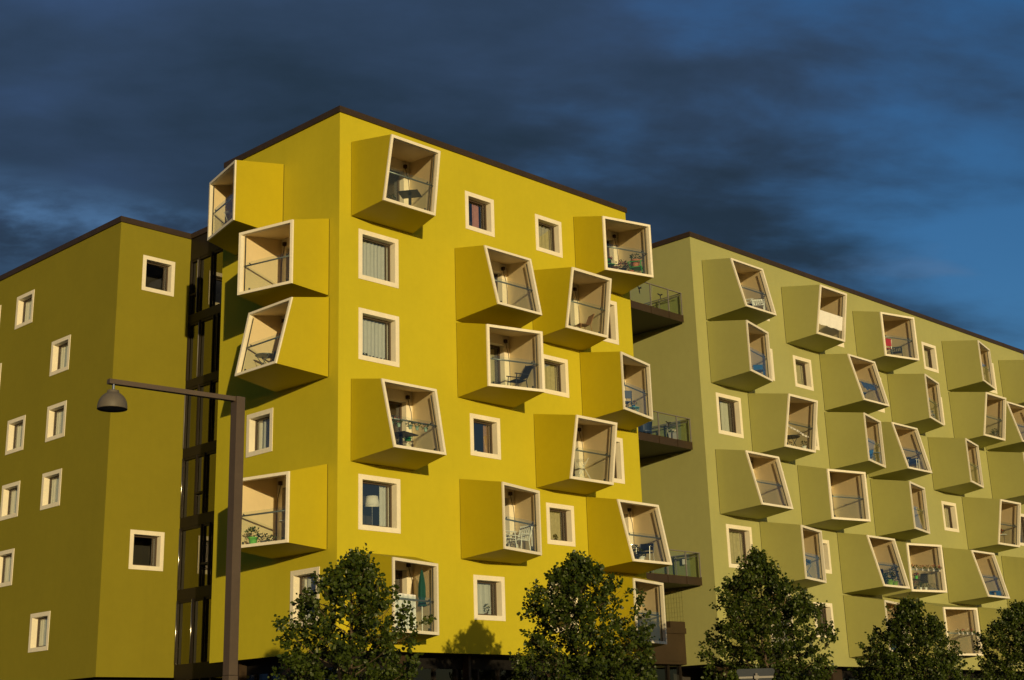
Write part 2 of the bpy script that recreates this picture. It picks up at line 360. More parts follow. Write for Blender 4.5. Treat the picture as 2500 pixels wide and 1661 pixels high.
def depth(t, a, h):
    f = (h-0.1)/2.32
    if t == 'A': return 1.77+0.45*f
    if t == 'B': return 2.24-0.62*f
    if t == 'C': return 2.18-0.58*a/2.47
    return 1.62+0.58*a/2.32
BAL = {}
def balcony(key, w, bld, uo, k, t, panel):
    """A skewed box on the facade: square side, splayed side, top falling and bottom rising outwards."""
    zb = ZB(k); zt = zb+2.84; BAL[key] = (w, uo, k, t)
    dl = {'A': (2.22, 1.77), 'B': (1.62, 2.24), 'C': (2.18, 2.18), 'D': (1.62, 1.62)}[t]      # top, bottom at the square side
    dr = {'A': (2.22, 1.77), 'B': (1.62, 2.24), 'C': (1.60, 1.60), 'D': (2.20, 2.20)}[t]
    ztf = zt-0.19*max(dl[0], dr[0]); zbf = zb+0.055*max(dl[1], dr[1])
    base = [(uo, 0, zb), (uo+2.9, 0, zb), (uo+2.9, 0, zt), (uo, 0, zt)]
    front = [(uo, dl[1], zbf), (uo+2.9-0.265*dr[1], dr[1], zbf), (uo+2.9-0.265*dr[0], dr[0], ztf), (uo, dl[0], ztf)]
    V = lambda p: Vector(p)
    # inner rim opening: inset in the rim's own plane
    T = 0.095
    F = [V(p) for p in front]
    def inset(F, T):
        out = []
        for i in range(4):
            e1 = (F[(i+1) % 4]-F[i]).normalized(); e0 = (F[(i-1) % 4]-F[i]).normalized()
            sn = e1.cross(e0).length; out.append(F[i] + (e1+e0)*T/sn)
        return out
    I = inset(F, T)
    lip = 0.012
    W_ = lambda p: w(p[0], p[1], p[2])
    bal = wobj('balcony', _shell([(p[0], 0.028, p[2]) for p in base], front, W_), panel, bld)
    jt = MB(); jo = (uo+0.012, uo+2.888, zb+0.012, zt-0.012); tunnel(jt, w, jo, 0.03, -0.01)
    wobj('shadow_joint', jt, 'soffit and shade black', bal)
    rim = MB(); Fo = [p + (p-sum(F, Vector())/4).normalized()*0.004 for p in F]
    up_ = [Vector((p.x, p.y+lip, p.z)) for p in Fo]; iu = [Vector((p.x, p.y+lip, p.z)) for p in I]
    dn = [Vector((p.x, p.y-0.05, p.z)) for p in Fo]
    for i in range(4):
        j = (i+1) % 4
        rim.quad(W_(up_[i]), W_(up_[j]), W_(iu[j]), W_(iu[i])); rim.quad(W_(dn[i]), W_(dn[j]), W_(up_[j]), W_(up_[i]))
    # jamb: the rim's inner return
    ib = [Vector((p.x, p.y-0.13, p.z)) for p in I]
    for i in range(4):
        j = (i+1) % 4; rim.quad(W_(iu[i]), W_(iu[j]), W_(ib[j]), W_(ib[i]))
    wobj('rim', rim, 'white rim', bal)
    # lining: floor, ceiling, two cheeks and the back panel with the door opening
    zf = zbf+T; lin_ = MB()
    B = [Vector((uo+0.10, 0.012, zf)), Vector((uo+2.79, 0.012, zf)), Vector((uo+2.79, 0.012, zt-0.06)), Vector((uo+0.10, 0.012, zt-0.06))]
    for i in range(4):
        j = (i+1) % 4; lin_.quad(W_(ib[i]), W_(ib[j]), W_(B[j]), W_(B[i]))
    wobj('lining', lin_, 'cream panel', bal)
    dh = (uo+0.75, uo+2.50, zf+0.03, zb+2.39)
    bp = facade(w, uo+0.10, uo+2.79, zf, zt-0.06, [dh], 0.014); tunnel(bp, w, dh, 0.014, -0.30)
    wobj('back_panel', bp, 'white rim', bal)
    df = MB(); dr_ = shrink(dh, 0.003); di = shrink(dr_, 0.075); ring(df, w, dr_, di, -0.22); tunnel(df, w, di, -0.22, -0.27)
    mm = dh[1]-0.75
    df.box(mm-0.05, mm+0.05, -0.262, -0.225, di[2], di[3], lambda a, d, z: w(a, d, z))
    wobj('door_frame', df, 'sash brown', bal)
    wobj('door_glass', MB().quad(*[w(u, -0.255, z) for u, z in ((di[0], di[2]), (di[1], di[2]), (di[1], di[3]), (di[0], di[3]))]), 'window glass', bal)
    # railing: glass in the rim's plane, a round rail inside it, clamps and a dark edge channel
    def rp(s, h, back=0.0):     # s 0..1 across the opening at height h above box base
        f = (h-(zbf-zb))/(ztf-zbf); a = I[0].lerp(I[3], (f*(ztf-zbf)-T)/((ztf-zbf)-2*T)); b = I[1].lerp(I[2], (f*(ztf-zbf)-T)/((ztf-zbf)-2*T))
        p = a.lerp(b, s); return Vector((p.x, p.y-back, p.z))
    hb, hr, ht = (zf-zb)+0.03, 1.19, 1.30
    gm = MB().quad(W_(rp(0.012, hb, 0.105)), W_(rp(0.93, hb, 0.105)), W_(rp(0.93, ht, 0.105)), W_(rp(0.012, ht, 0.105)))
    wobj('glass_panel', gm, 'balcony glass', bal)
    rl = MB().tube([W_(rp(0.0, hr, 0.16)), W_(rp(1.0, hr, 0.16))], 0.030, 8)
    wobj('handrail', rl, 'grey steel', bal, True)
    for s in (0.10, 0.86):
        a = rp(s, hr, 0.16); b = rp(s, hr+0.05, 0.09); wobj('clamp', MB().bar(W_(a), W_(b), 0.03, 0.03), 'dark iron', bal)
        ch = MB(); c = rp(s, hb+0.03, 0.12); ch.box(c.x-0.022, c.x+0.022, c.y-0.02, c.y+0.03, c.z-0.03, c.z+0.05, w); wobj('glass_foot', ch, 'dark iron', bal)
    wobj('edge_channel', MB().bar(W_(rp(0.962, hb-0.02, 0.12)), W_(rp(0.962, 2.30, 0.12)), 0.024, 0.03), 'dark iron', bal)
    wobj('edge_channel', MB().bar(W_(rp(0.004, hb-0.02, 0.12)), W_(rp(0.004, ht, 0.12)), 0.02, 0.02), 'dark iron', bal)
    # wall lamp high in the back corner with its cable
    lm = MB(); lu = uo+2.52
    lm.box(lu-0.055, lu+0.055, 0.03, 0.13, zb+2.48, zb+2.61, w); lm.tube([w(lu+0.03, 0.06, zb+2.48), w(lu+0.10, 0.035, zb+2.30), w(lu+0.20, 0.03, zb+2.05), w(lu+0.235, 0.028, zb+1.7), w(lu+0.235, 0.028, zf)], 0.010, 6)
    wobj('wall_lamp', lm, 'brown metal', bal)
    return (dh[0]-0.001, dh[1]+0.001, dh[2]-0.001, dh[3]+0.001)
def _shell(base, front, W_):
    mb = MB()
    for i in range(4):
        j = (i+1) % 4
        n = 1
        mb.quad(W_(base[i]), W_(base[j]), W_(front[j]), W_(front[i]))
    return mb
SM, LG = 1.555, 1.86
def win_small(w, b, ua, k): return window(w, b, ua, ua+SM, ZB(k)+2.41, SM)
def win_large(w, b, ua, k): return window(w, b, ua, ua+LG, ZB(k)+2.53, LG)
def shell_part(name, bld, mat, quads):
    mb = MB()
    for q in quads: mb.quad(*q)
    return wobj(name, mb, mat, bld)
def coping(bld, pts, z0, z1, out=0.06, inn=0.35):
    """Roof edge profile along a polyline of (x, y, nx, ny) corners given outer and inner offsets."""
    mb = MB(); o = [(p[0]+p[2]*out, p[1]+p[3]*out) for p in pts]; i = [(p[0]-p[2]*inn, p[1]-p[3]*inn) for p in pts]
    for k in range(len(pts)-1):
        a, b, c, d = o[k], o[k+1], i[k+1], i[k]
        mb.quad((*a, z0), (*b, z0), (*b, z1), (*a, z1)); mb.quad((*a, z1), (*b, z1), (*c, z1+0.01), (*d, z1+0.01)); mb.quad((*a, z0), (*d, z0), (*c, z0), (*b, z0))
        mb.quad((*d, z0), (*d, z1+0.01), (*c, z1+0.01), (*c, z0))
        L = math.hypot(b[0]-a[0], b[1]-a[1]); n = int(L/2.9); nx, ny = (pts[k][2]+pts[k+1][2])/2, (pts[k][3]+pts[k+1][3])/2
        nl = math.hypot(nx, ny) or 1; nx /= nl; ny /= nl
        dx, dy = (b[0]-a[0])/L, (b[1]-a[1])/L
        if abs(dx) > 0.5: nx, ny = 0, math.copysign(1, ny or -1)
        else: nx, ny = math.copysign(1, nx or -1), 0
        for q in range(1, n+1):     # standing joints between the metal lengths
            s = L*q/(n+1); x, y = a[0]+dx*s, a[1]+dy*s
            mb.hexa([(x-dx*0.012, y-dy*0.012, z0+0.01), (x+dx*0.012, y+dy*0.012, z0+0.01), (x+dx*0.012+nx*0.006, y+dy*0.012+ny*0.006, z0+0.01), (x-dx*0.012+nx*0.006, y-dy*0.012+ny*0.006, z0+0.01),
                     (x-dx*0.012, y-dy*0.012, z1+0.004), (x+dx*0.012, y+dy*0.012, z1+0.004), (x+dx*0.012+nx*0.006, y+dy*0.012+ny*0.006, z1+0.004), (x-dx*0.012+nx*0.006, y-dy*0.012+ny*0.006, z1+0.004)])
    return wobj('coping', mb, 'brown metal', bld)
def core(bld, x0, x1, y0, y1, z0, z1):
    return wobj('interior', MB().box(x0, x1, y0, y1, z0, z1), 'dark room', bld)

# ---- yellow building
ZS, ZR = 4.65, 23.45
YB = empty('yellow_apartment_building', (7.9, 3.5, 0), 'bright yellow six storey apartment building with skewed box balconies on both walls', 'building')
H = []
for key, uo, k, t in (('Y0', 12.40, 5, 'D'), ('Y1', 0.52, 5, 'A'), ('Y2', 5.55, 4, 'B'), ('Y3', 9.70, 4, 'A'), ('Y4', 12.40, 3, 'C'), ('Y6', 5.56, 3, 'D'), ('Y5', 0.55, 2, 'B'),
                      ('Y7', 9.57, 2, 'A'), ('Y8', 5.57, 1, 'C'), ('Y9', 12.38, 1, 'B'), ('Y10', 0.52, 0, 'C'), ('Y11', 12.40, 0, 'C')):
    H.append(balcony(key, WR, YB, uo, k, t, 'yellow panel'))
for ua, k in ((6.16, 5), (10.07, 5), (10.10, 3), (6.16, 2), (10.08, 1), (6.16, 0)): H.append(win_small(WR, YB, ua, k))
for ua, k in ((0.87, 4), (0.88, 3), (0.89, 1), (13.04, 4), (12.93, 2)): H.append(win_large(WR, YB, ua, k))
H.append(window(WR, YB, 10.07, 11.63, ZB(0)+2.41, 1.86))
wobj('front_wall', facade(WR, 0, 15.84, ZS, ZR, H), 'yellow render', YB)
H = []
for key, uo, k, t in (('L1', 3.26, 5, 'C'), ('L2', 0.53, 4, 'D'), ('L3', 0.50, 3, 'B'), ('L4', 0.50, 1, 'D')): H.append(balcony(key, WL, YB, uo, k, t, 'yellow panel'))
H.append(win_small(WL, YB, 3.63, 2)); H.append(window(WL, YB, 0.89, 2.44, ZB(0)+2.41, 1.86))
wobj('side_wall', facade(WL, 0, 7.07, ZS, ZR, H), 'yellow render', YB)
shell_part('rear_wall', YB, 'yellow render', [((0, 7.07, ZS), (15.84, 7.07, ZS), (15.84, 7.07, ZR), (0, 7.07, ZR)), ((15.84, 0, ZS), (15.84, 7.07, ZS), (15.84, 7.07, ZR), (15.84, 0, ZR))])
shell_part('soffit', YB, 'soffit and shade black', [((0, 0, ZS), (15.84, 0, ZS), (15.84, 7.07, ZS), (0, 7.07, ZS))])
shell_part('roof', YB, 'roof felt', [((0, 0, ZR), (15.84, 0, ZR), (15.84, 7.07, ZR), (0, 7.07, ZR))])
coping(YB, [(0, 7.07, -1, 1), (0, 0, -1, -1), (15.84, 0, 1, -1), (15.84, 7.07, 1, 1)], ZR-0.03, ZR+0.20)
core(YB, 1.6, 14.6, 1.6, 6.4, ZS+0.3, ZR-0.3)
# ground floor set back under the soffit: dark glazing between brown piers
def ground_floor(bld, w, a0, a1, d, mull, piers, zt=ZS-0.004):
    wobj('shop_glazing', MB().quad(w(a0, d, 0.02), w(a1, d, 0.02), w(a1, d, zt-0.45), w(a0, d, zt-0.45)), 'shop glass', bld)
    wobj('shop_header', MB().box(a0, a1, d-0.05, d+0.06, zt-0.45, zt, w), 'soffit and shade black', bld); fr = MB()  # header's near-black colour stands in for the shade of a deeper recess
    for m in mull: fr.box(m-0.04, m+0.04, d+0.003, d+0.09, 0.02, zt-0.452, w)
    fr.box(a0, a1, d+0.003, d+0.07, 2.6, 2.68, w)
    wobj('shop_frame', fr, 'dark bronze', bld)
    for p0, p1 in piers: wobj('pier', MB().box(p0, p1, d+0.095, d+0.42, 0, zt, w), 'brown metal', bld)
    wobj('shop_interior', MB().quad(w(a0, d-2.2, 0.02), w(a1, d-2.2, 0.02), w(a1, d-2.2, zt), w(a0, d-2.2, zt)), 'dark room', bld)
ground_floor(YB, WR, 0.9, 15.8, -1.1, [1.0+1.05*i for i in range(15)], [(3.3, 3.55), (6.5, 6.62), (10.9, 11.1)])
ground_floor(YB, WL, 1.1, 7.05, -0.9, [2.2, 3.9, 4.7, 5.5], [(2.75, 3.6), (5.95, 6.9)])

# ---- olive building on the left
ZL = 23.25
OB = empty('olive_apartment_building', (5, 28, 0), 'dark olive green apartment block with small white framed windows', 'building')
H = []
for ua, k, h in ((21.77, 5, SM), (18.17, 4, SM), (18.14, 3, SM), (21.72, 3, SM), (18.16, 2, SM), (21.76, 2, SM), (21.82, 1, SM), (18.33, 0, SM), (24.95, 5, SM), (24.42, 4, SM), (27.8, 2, SM), (29, 4, SM)):
    H.append(window(WOL, OB, ua, ua+1.62, ZB(k)+2.41, h))
wobj('long_wall', facade(WOL, 14.5, 46, ZS-0.08, ZL, H), 'olive render', OB)
H = [window(WOR, OB, 0.99, 2.57, ZB(5)+2.43, 1.57), window(WOR, OB, 1.05, 2.63, ZB(1)+2.43, 1.57)]
wobj('end_wall', facade(WOR, -0.14, 3.35, ZS-0.08, ZL, H), 'olive render', OB)
shell_part('rear_wall', OB, 'olive render', [((-0.14, 46, ZS-0.08), (15.84, 46, ZS-0.08), (15.84, 46, ZL), (-0.14, 46, ZL)), ((15.84, 14.5, 0), (15.84, 46, 0), (15.84, 46, ZL), (15.84, 14.5, ZL))])
shell_part('roof', OB, 'roof felt', [((-0.14, 14.5, ZL), (15.84, 14.5, ZL), (15.84, 46, ZL), (-0.14, 46, ZL))])
shell_part('soffit', OB, 'soffit and shade black', [((-0.14, 14.5, ZS-0.08), (15.84, 14.5, ZS-0.08), (15.84, 46, ZS-0.08), (-0.14, 46, ZS-0.08))])
coping(OB, [(-0.14, 46, -1, 1), (-0.14, 14.5, -1, -1), (3.35, 14.5, 0, -1)], ZL-0.03, ZL+0.22)
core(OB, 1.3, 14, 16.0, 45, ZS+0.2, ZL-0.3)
ground_floor(OB, WOL, 15.2, 45.9, -0.8, [16+1.4*i for i in range(21)], [(19.0, 19.6), (26, 26.6)], ZS-0.084)
ground_floor(OB, WOR, 0.2, 3.34, -0.7, [0.9, 1.8, 2.7], [], ZS-0.084)

# ---- glazed stair tower between them
ST = empty('stair_tower', (3.35, 10.8, 0), 'dark glazed stair tower between the olive and the yellow block', 'building')
WS = Wall('Y', 3.35)
sp = MB()
bands = [(22.22, 23.22), (19.32, 19.72), (16.46, 16.80), (13.45, 13.85), (10.52, 10.95), (7.58, 8.02), (4.45, 5.06)]
for z0, z1 in bands: sp.box(7.10, 14.48, -0.14, 0.0, z0, z1, WS)
wobj('spandrel', sp, 'dark bronze', ST)
ml = {5: [13.85, 12.85, 11.3, 10.9, 9.7, 8.5], 4: [13.60, 12.55, 12.25, 10.9, 9.7, 8.5], 3: [13.5, 12.6, 11.5, 10.2, 8.8], 2: [13.45, 12.85, 11.7, 10.5, 9.1], 1: [12.9, 12.3, 11.1, 9.8, 8.5], 0: [13.35, 12.55, 11.4, 10.1, 8.8]}
zs = sorted(bands)
for k in range(6):
    z0, z1 = zs[k][1], zs[k+1][0]
    wobj('stair_glass', MB().quad(WS(7.10, -0.10, z0), WS(14.46, -0.10, z0), WS(14.46, -0.10, z1), WS(7.10, -0.10, z1)), 'stair glass', ST)
    m = MB()
    for y in ml[k]+[14.43]: m.box(y-0.028, y+0.028, -0.08, 0.035, z0+0.005, z1-0.005, WS)
    m.box(7.1, 14.39, -0.095, -0.02, z1-0.10, z1-0.004, WS)
    if k in (5, 2, 1): m.box(ml[k][0]+0.04 if k == 5 else ml[k][1]+0.04, 14.38 if k == 5 else ml[k][0]-0.04, -0.085, 0.02, z0+0.85, z0+0.93, WS)
    wobj('mullion', m, 'dark bronze', ST)
    for y in {0: (14.43, 13.35), 1: (14.43,), 2: (14.43,), 3: (14.43,), 4: (13.60,), 5: (13.85,)}[k]:     # polished cover caps that catch the low sun
        wobj('cover_cap', MB().tube([WS(y, 0.036, z0+0.02), WS(y, 0.036, z1-0.12 if k > 3 else z1-0.02)], 0.024, 12), 'bright steel' if k < 3 else 'grey zinc', ST, True)
    # low parapet panel of the landing seen through the glass
    wobj('landing_parapet', MB().box(7.2, 13.9, -0.55, -0.50, z0+0.05, z0+0.75, WS), 'grey zinc', ST)
wobj('landing_wall', MB().quad(WS(7.1, -2.2, 0), WS(14.49, -2.2, 0), WS(14.49, -2.2, 23.2), WS(7.1, -2.2, 23.2)), 'sash brown', ST)
wobj('entrance_glass', MB().quad(WS(7.10, -0.10, 0.02), WS(14.46, -0.10, 0.02), WS(14.46, -0.10, 4.44), WS(7.10, -0.10, 4.44)), 'shop glass', ST)
mb = MB()
for y in (14.43, 13.5, 12.6, 11.9, 10.9, 9.9, 8.9): mb.box(y-0.04, y+0.04, -0.08, 0.035, 0.02, 4.44, WS)
mb.box(7.1, 14.39, -0.07, 0.02, 4.05, 4.13, WS)
wobj('entrance_frame', mb, 'brown metal', ST)
shell_part('roof', ST, 'roof felt', [((3.35, 7.08, 23.3), (15.84, 7.08, 23.3), (15.84, 14.49, 23.3), (3.35, 14.49, 23.3))])
mb = MB()
mb.box(3.29, 3.7, 7.13, 14.43, 23.225, 23.47); wobj('coping', mb, 'brown metal', ST)

# ---- pale green building on the right
XG0, XG1 = 20.37, 53.47
GB = empty('pale_green_apartment_building', (37, 6, 0), 'long pale green apartment building covered with skewed box balconies', 'building')
H = []
for key, uo, k, t in (('G1', 21.14, 5, 'B'), ('G2', 21.15, 4, 'C'), ('G3', 27.45, 5, 'A'), ('G4', 33.88, 5, 'D'), ('G5', 30.29, 4, 'B'), ('G6', 36.67, 4, 'C'), ('G7', 43.14, 5, 'C'), ('G8', 43.19, 4, 'A'),
                      ('G9', 23.90, 3, 'A'), ('G10', 30.24, 3, 'C'), ('G11', 21.08, 2, 'B'), ('G12', 27.42, 2, 'D'), ('G13', 33.75, 3, 'B'), ('G14', 40.20, 3, 'C'), ('G15', 33.82, 2, 'C'), ('G16', 23.98, 1, 'C'),
                      ('G17', 30.28, 1, 'B'), ('G18', 33.85, 1, 'D'), ('G19', 43.18, 2, 'A'), ('G20', 40.35, 1, 'B'), ('G21', 30.28, 0, 'C'), ('G22', 36.70, 0, 'D'), ('G23', 49.88, 5, 'C'), ('G24', 46.79, 3, 'C'),
                      ('G25', 46.78, 4, 'B'), ('G26', 46.88, 1, 'C'), ('G27', 43.40, 0, 'B'), ('G28', 21.05, 0, 'C')):
    H.append(balcony(key, WR, GB, uo, k, t, 'green panel'))
for ua, k in ((27.92, 4), (40.81, 5), (40.85, 2), (24.65, 4), (24.65, 5), (40.78, 4), (27.92, 3), (24.67, 2), (27.95, 1), (27.70, 0)): H.append(win_small(WR, GB, ua, k))
for ua, k in ((21.44, 3), (21.45, 1), (30.85, 5), (34.16, 4), (47.32, 5), (49.2, 2), (34.16, 0)): H.append(win_large(WR, GB, ua, k))
wobj('front_wall', facade(WR, XG0, XG1, ZS-0.10, ZR-0.05, H), 'green render', GB)
ZG = ZR-0.05
shell_part('end_wall', GB, 'green render', [((XG0, 0, ZS-0.1), (XG0, 13, ZS-0.1), (XG0, 13, ZG), (XG0, 0, ZG))])
shell_part('rear_wall', GB, 'green render', [((XG0, 13, 0), (XG1, 13, 0), (XG1, 13, ZG), (XG0, 13, ZG)), ((XG1, 0, ZS-0.1), (XG1, 13, ZS-0.1), (XG1, 13, ZG), (XG1, 0, ZG))])
shell_part('roof', GB, 'roof felt', [((XG0, 0, ZG), (XG1, 0, ZG), (XG1, 13, ZG), (XG0, 13, ZG))])
shell_part('soffit', GB, 'soffit and shade black', [((XG0, 0, ZS-0.1), (XG1, 0, ZS-0.1), (XG1, 13, ZS-0.1), (XG0, 13, ZS-0.1))])
coping(GB, [(XG0, 13, -1, 1), (XG0, 0, -1, -1), (XG1, 0, 1, -1), (XG1, 13, 1, 1)], ZG-0.03, ZG+0.20)
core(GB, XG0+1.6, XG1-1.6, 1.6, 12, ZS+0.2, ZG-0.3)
ground_floor(GB, WR, XG0+1.1, XG1-0.1, -1.2, [XG0+1.1+1.3*i for i in range(25)], [(XG0+1.2, XG0+2.1), (30, 30.8), (38, 38.8)], ZS-0.104)
# wire trellis on the end wall and a brown link below
mb = MB()
for i in range(13): mb.box(XG0-0.03, XG0-0.025, 1.76+0.15*i, 1.764+0.15*i, 6.1, 7.79)
for i in range(8): mb.box(XG0-0.035, XG0-0.031, 1.76, 3.6, 6.2+0.2*i, 6.204+0.2*i)
wobj('wire_trellis', mb, 'trellis wire', GB)

# ---- brown link with three open galleries
LB = empty('brown_link_building', (18.1, 4, 0), 'brown metal clad link between yellow and pale green buildings with three glazed galleries', 'building')
mb = MB(); mb.box(15.86, XG0-0.02, 1.76, 7.0, 4.60, 5.86)
wobj('link_wall', mb, 'brown metal', LB)
mb = MB(); mb.box(16.2, 20.15, 1.735, 1.758, 4.72, 5.74); wobj('link_panel', mb, 'brown metal', LB)
mb = MB(); mb.box(15.86, XG0-0.01, 1.68, 7.0, 5.864, 6.09); mb.box(19.35, XG0-0.01, 1.72, 2.6, 6.09, 6.36); wobj('link_coping', mb, 'brown metal', LB)
wobj('link_glazing', MB().quad((15.9, 2.0, 0.02), (20.3, 2.0, 0.02), (20.3, 2.0, 4.55), (15.9, 2.0, 4.55)), 'shop glass', LB)
mb = MB()
for x in (16.2, 17.3, 18.4, 19.3, 20.1): mb.box(x-0.04, x+0.04, 1.90, 1.985, 0.02, 4.56)
wobj('link_mullion', mb, 'dark bronze', LB)
for gi, zf in enumerate((19.43, 13.64, 7.80)):
    x0, x1, y0, y1 = 15.86, 20.26, 0.62, 5.6; T = 0.31
    g = wobj('gallery', MB().box(x0, x1, y0, y1, zf, zf+0.26), 'dark bronze', LB)
    fa = MB()
    for a, b in ((x0, 16.55), (16.62, 17.98), (18.06, 19.24), (19.32, x1-0.05)): fa.box(a, b, y0-0.02, y0-0.003, zf-0.02, zf+T)
    fa.box(x1-0.045, x1+0.02, y0-0.02, y0+0.04, zf-0.02, zf+T+0.02)
    for x in (16.58, 18.02, 19.28): fa.box(x-0.055, x+0.055, y0-0.045, y0-0.022, zf-0.02, zf+T)
    wobj('fascia', fa, 'brown metal', g)
    ps = MB(); zr = zf+T+1.02
    for x in (16.58, 18.02, 19.28, x1-0.03): ps.box(x-0.022, x+0.022, y0-0.02, y0+0.03, zf+T, zr)
    for y in (1.9, 3.2): ps.box(x1-0.05, x1-0.01, y-0.02, y+0.02, zf+0.2, zr)
    wobj('post', ps, 'grey zinc', g)
    rl = MB(); rl.box(x0, x1, y0-0.03, y0+0.03, zr, zr+0.035); rl.box(x1-0.06, x1, y0+0.03, 4.6, zr, zr+0.035); rl.tube([(x1-0.12, y0+0.1, zr-0.12), (x1-0.12, 4.6, zr-0.12)], 0.022, 6)
    
    wobj('handrail', rl, 'grey zinc', g)
    gl = MB()
    for a, b in ((x0+0.05, 16.54), (16.62, 17.98), (18.06, 19.24), (19.32, x1-0.07)): gl.quad((a, y0+0.005, zf+T+0.03), (b, y0+0.005, zf+T+0.03), (b, y0+0.005, zr-0.04), (a, y0+0.005, zr-0.04))
    for a, b in ((y0+0.05, 1.87), (1.93, 3.17), (3.23, 4.5)): gl.quad((x1-0.03, a, zf+T+0.03), (x1-0.03, b, zf+T+0.03), (x1-0.03, b, zr-0.04), (x1-0.03, a, zr-0.04))
    wobj('glass_panel', gl, 'balcony glass', g)
    def bird(x, z, s, sw):
        mb = MB(); y = y0-0.002
        P = [(-1.0, 0.25), (-0.55, 0.38), (-0.15, 0.18), (0.0, 0.32), (0.15, 0.18), (0.55, 0.38), (1.0, 0.25), (0.5, 0.02), (0.16, -0.06), (0.12, -0.5), (0.22, -0.75), (0.0, -0.66), (-0.22, -0.75), (-0.12, -0.5), (-0.16, -0.06), (-0.5, 0.02)]
        cs, sn = math.cos(sw), math.sin(sw)
        mb.add([(x+s*(a*cs-b*sn), y, z+s*(a*sn+b*cs)) for a, b in P], [tuple(range(len(P)))]); wobj('bird_decal', mb, 'black plastic', g)
    if gi == 0: bird(18.70, zf+0.95, 0.22, 0.1); bird(17.25, zf+0.98, 0.26, 2.0)
    if gi == 1: bird(18.70, zf+0.95, 0.22, 0.0)
    if gi == 2: bird(17.55, zf+0.85, 0.2, 0.9)

# ------------------------------------------------------------------ furniture and plants (own coordinates: x along the wall, y inwards, z up)
rnd = random.Random(4)
def at(key, u, d, h=0.0):
    w, uo, k, t = BAL[key]
    dl = {'A': 1.77, 'B': 2.24, 'C': 2.18, 'D': 2.2}[t]
    return Vector(w(uo+u, d, ZB(k)+0.055*dl+0.095+h+0.002)), (0.0 if w.axis == 'X' else -math.pi/2)
def root(name, key, u, d, label, cat, group=None, rz=0.0, h=0.0):
    p, r = at(key, u, d, h); return empty(name, p, label, cat, group, None, r+rz)
def sq_table(key, u, d, label, rz=0.6, s=0.36, h=0.70, mat='black plastic'):
    t = root('table', key, u, d, label, 'table', None, rz)
    lobj('table_top', MB().box(-s, s, -s, s, h, h+0.03), mat, t); lobj('pedestal', MB().box(-0.045, 0.045, -0.045, 0.045, 0.03, h), mat, t)
    lobj('base', MB().box(-0.22, 0.22, -0.22, 0.22, 0.0, 0.03), mat, t); return t
def round_table(key, u, d, label, r=0.3, h=0.68, mat='dark iron', cross=True, top=None):
    t = root('table', key, u, d, label, 'table', None, 0.3)
    lobj('table_top', MB().lathe([(r-0.012, 0), (r, 0.008), (r, 0.022), (r-0.012, 0.03)], 28, (0, 0, h)), top or mat, t)
    if cross:
        for sx in (-1, 1):
            for sy in (-1, 1): lobj('leg', MB().tube([(sx*r*0.75, sy*0.16, h), (-sx*r*0.75, sy*0.16, 0)], 0.013, 6), mat, t)
    else:
        lobj('pedestal', MB().lathe([(0.03, 0.03), (0.025, 0.2), (0.025, h)], 12), mat, t); lobj('base', MB().lathe([(0.2, 0), (0.2, 0.02), (0.05, 0.05)], 18), mat, t)
    return t
def chair(key, u, d, label, mat='white paint', rz=0.0, arms=True, seat_h=0.42, back=0.95, slats=True, tilt=0.16, seat_mat=None, w=0.27, legr=0.017, group=None):
    t = root('chair', key, u, d, label, 'chair', group, rz); sm = seat_mat or mat
    s = MB(); b = MB(); n = 6
    yb = 0.24
    if slats:
        for i in range(5): s.box(-w, w, -0.25+0.1*i, -0.17+0.1*i, seat_h, seat_h+0.02)
        for i in range(n):
            x = -w+0.03+(2*w-0.06)*i/(n-1); b.bar((x, yb, seat_h+0.04), (x, yb+tilt*(back-seat_h)/0.5, back), 0.05, 0.016)
        for q in (0.12, 0.95):
            z = seat_h+(back-seat_h)*q; y = yb+tilt*(z-seat_h)/0.5; b.bar((-w, y, z), (w, y, z), 0.03, 0.05)
    else:
        s.box(-w, w, -0.24, 0.24, seat_h, seat_h+0.025); z0, z1 = seat_h+0.12, back
        b.hexa([(-w, yb+tilt*0.2, z0), (w, yb+tilt*0.2, z0), (w, yb+0.02+tilt*0.2, z0), (-w, yb+0.02+tilt*0.2, z0), (-w, yb+tilt*(z1-seat_h)/0.5, z1), (w, yb+tilt*(z1-seat_h)/0.5, z1), (w, yb+0.02+tilt*(z1-seat_h)/0.5, z1), (-w, yb+0.02+tilt*(z1-seat_h)/0.5, z1)])
    lobj('seat', s, sm, t); lobj('backrest', b, sm, t)
    for sx in (-1, 1):
        x = sx*(w+0.02)
        lobj('leg', MB().tube([(x, -0.27, 0), (x, -0.20, seat_h+(0.22 if arms else 0))], legr, 6), mat, t)
        lobj('leg', MB().tube([(x, 0.30, 0), (x, 0.22, seat_h), (x, yb+tilt*(back-seat_h)/0.5, back)], legr, 6), mat, t)
        if arms: lobj('armrest', MB().bar((x, -0.28, seat_h+0.23), (x, yb+0.10, seat_h+0.24), 0.05, 0.025), mat, t)
    return t
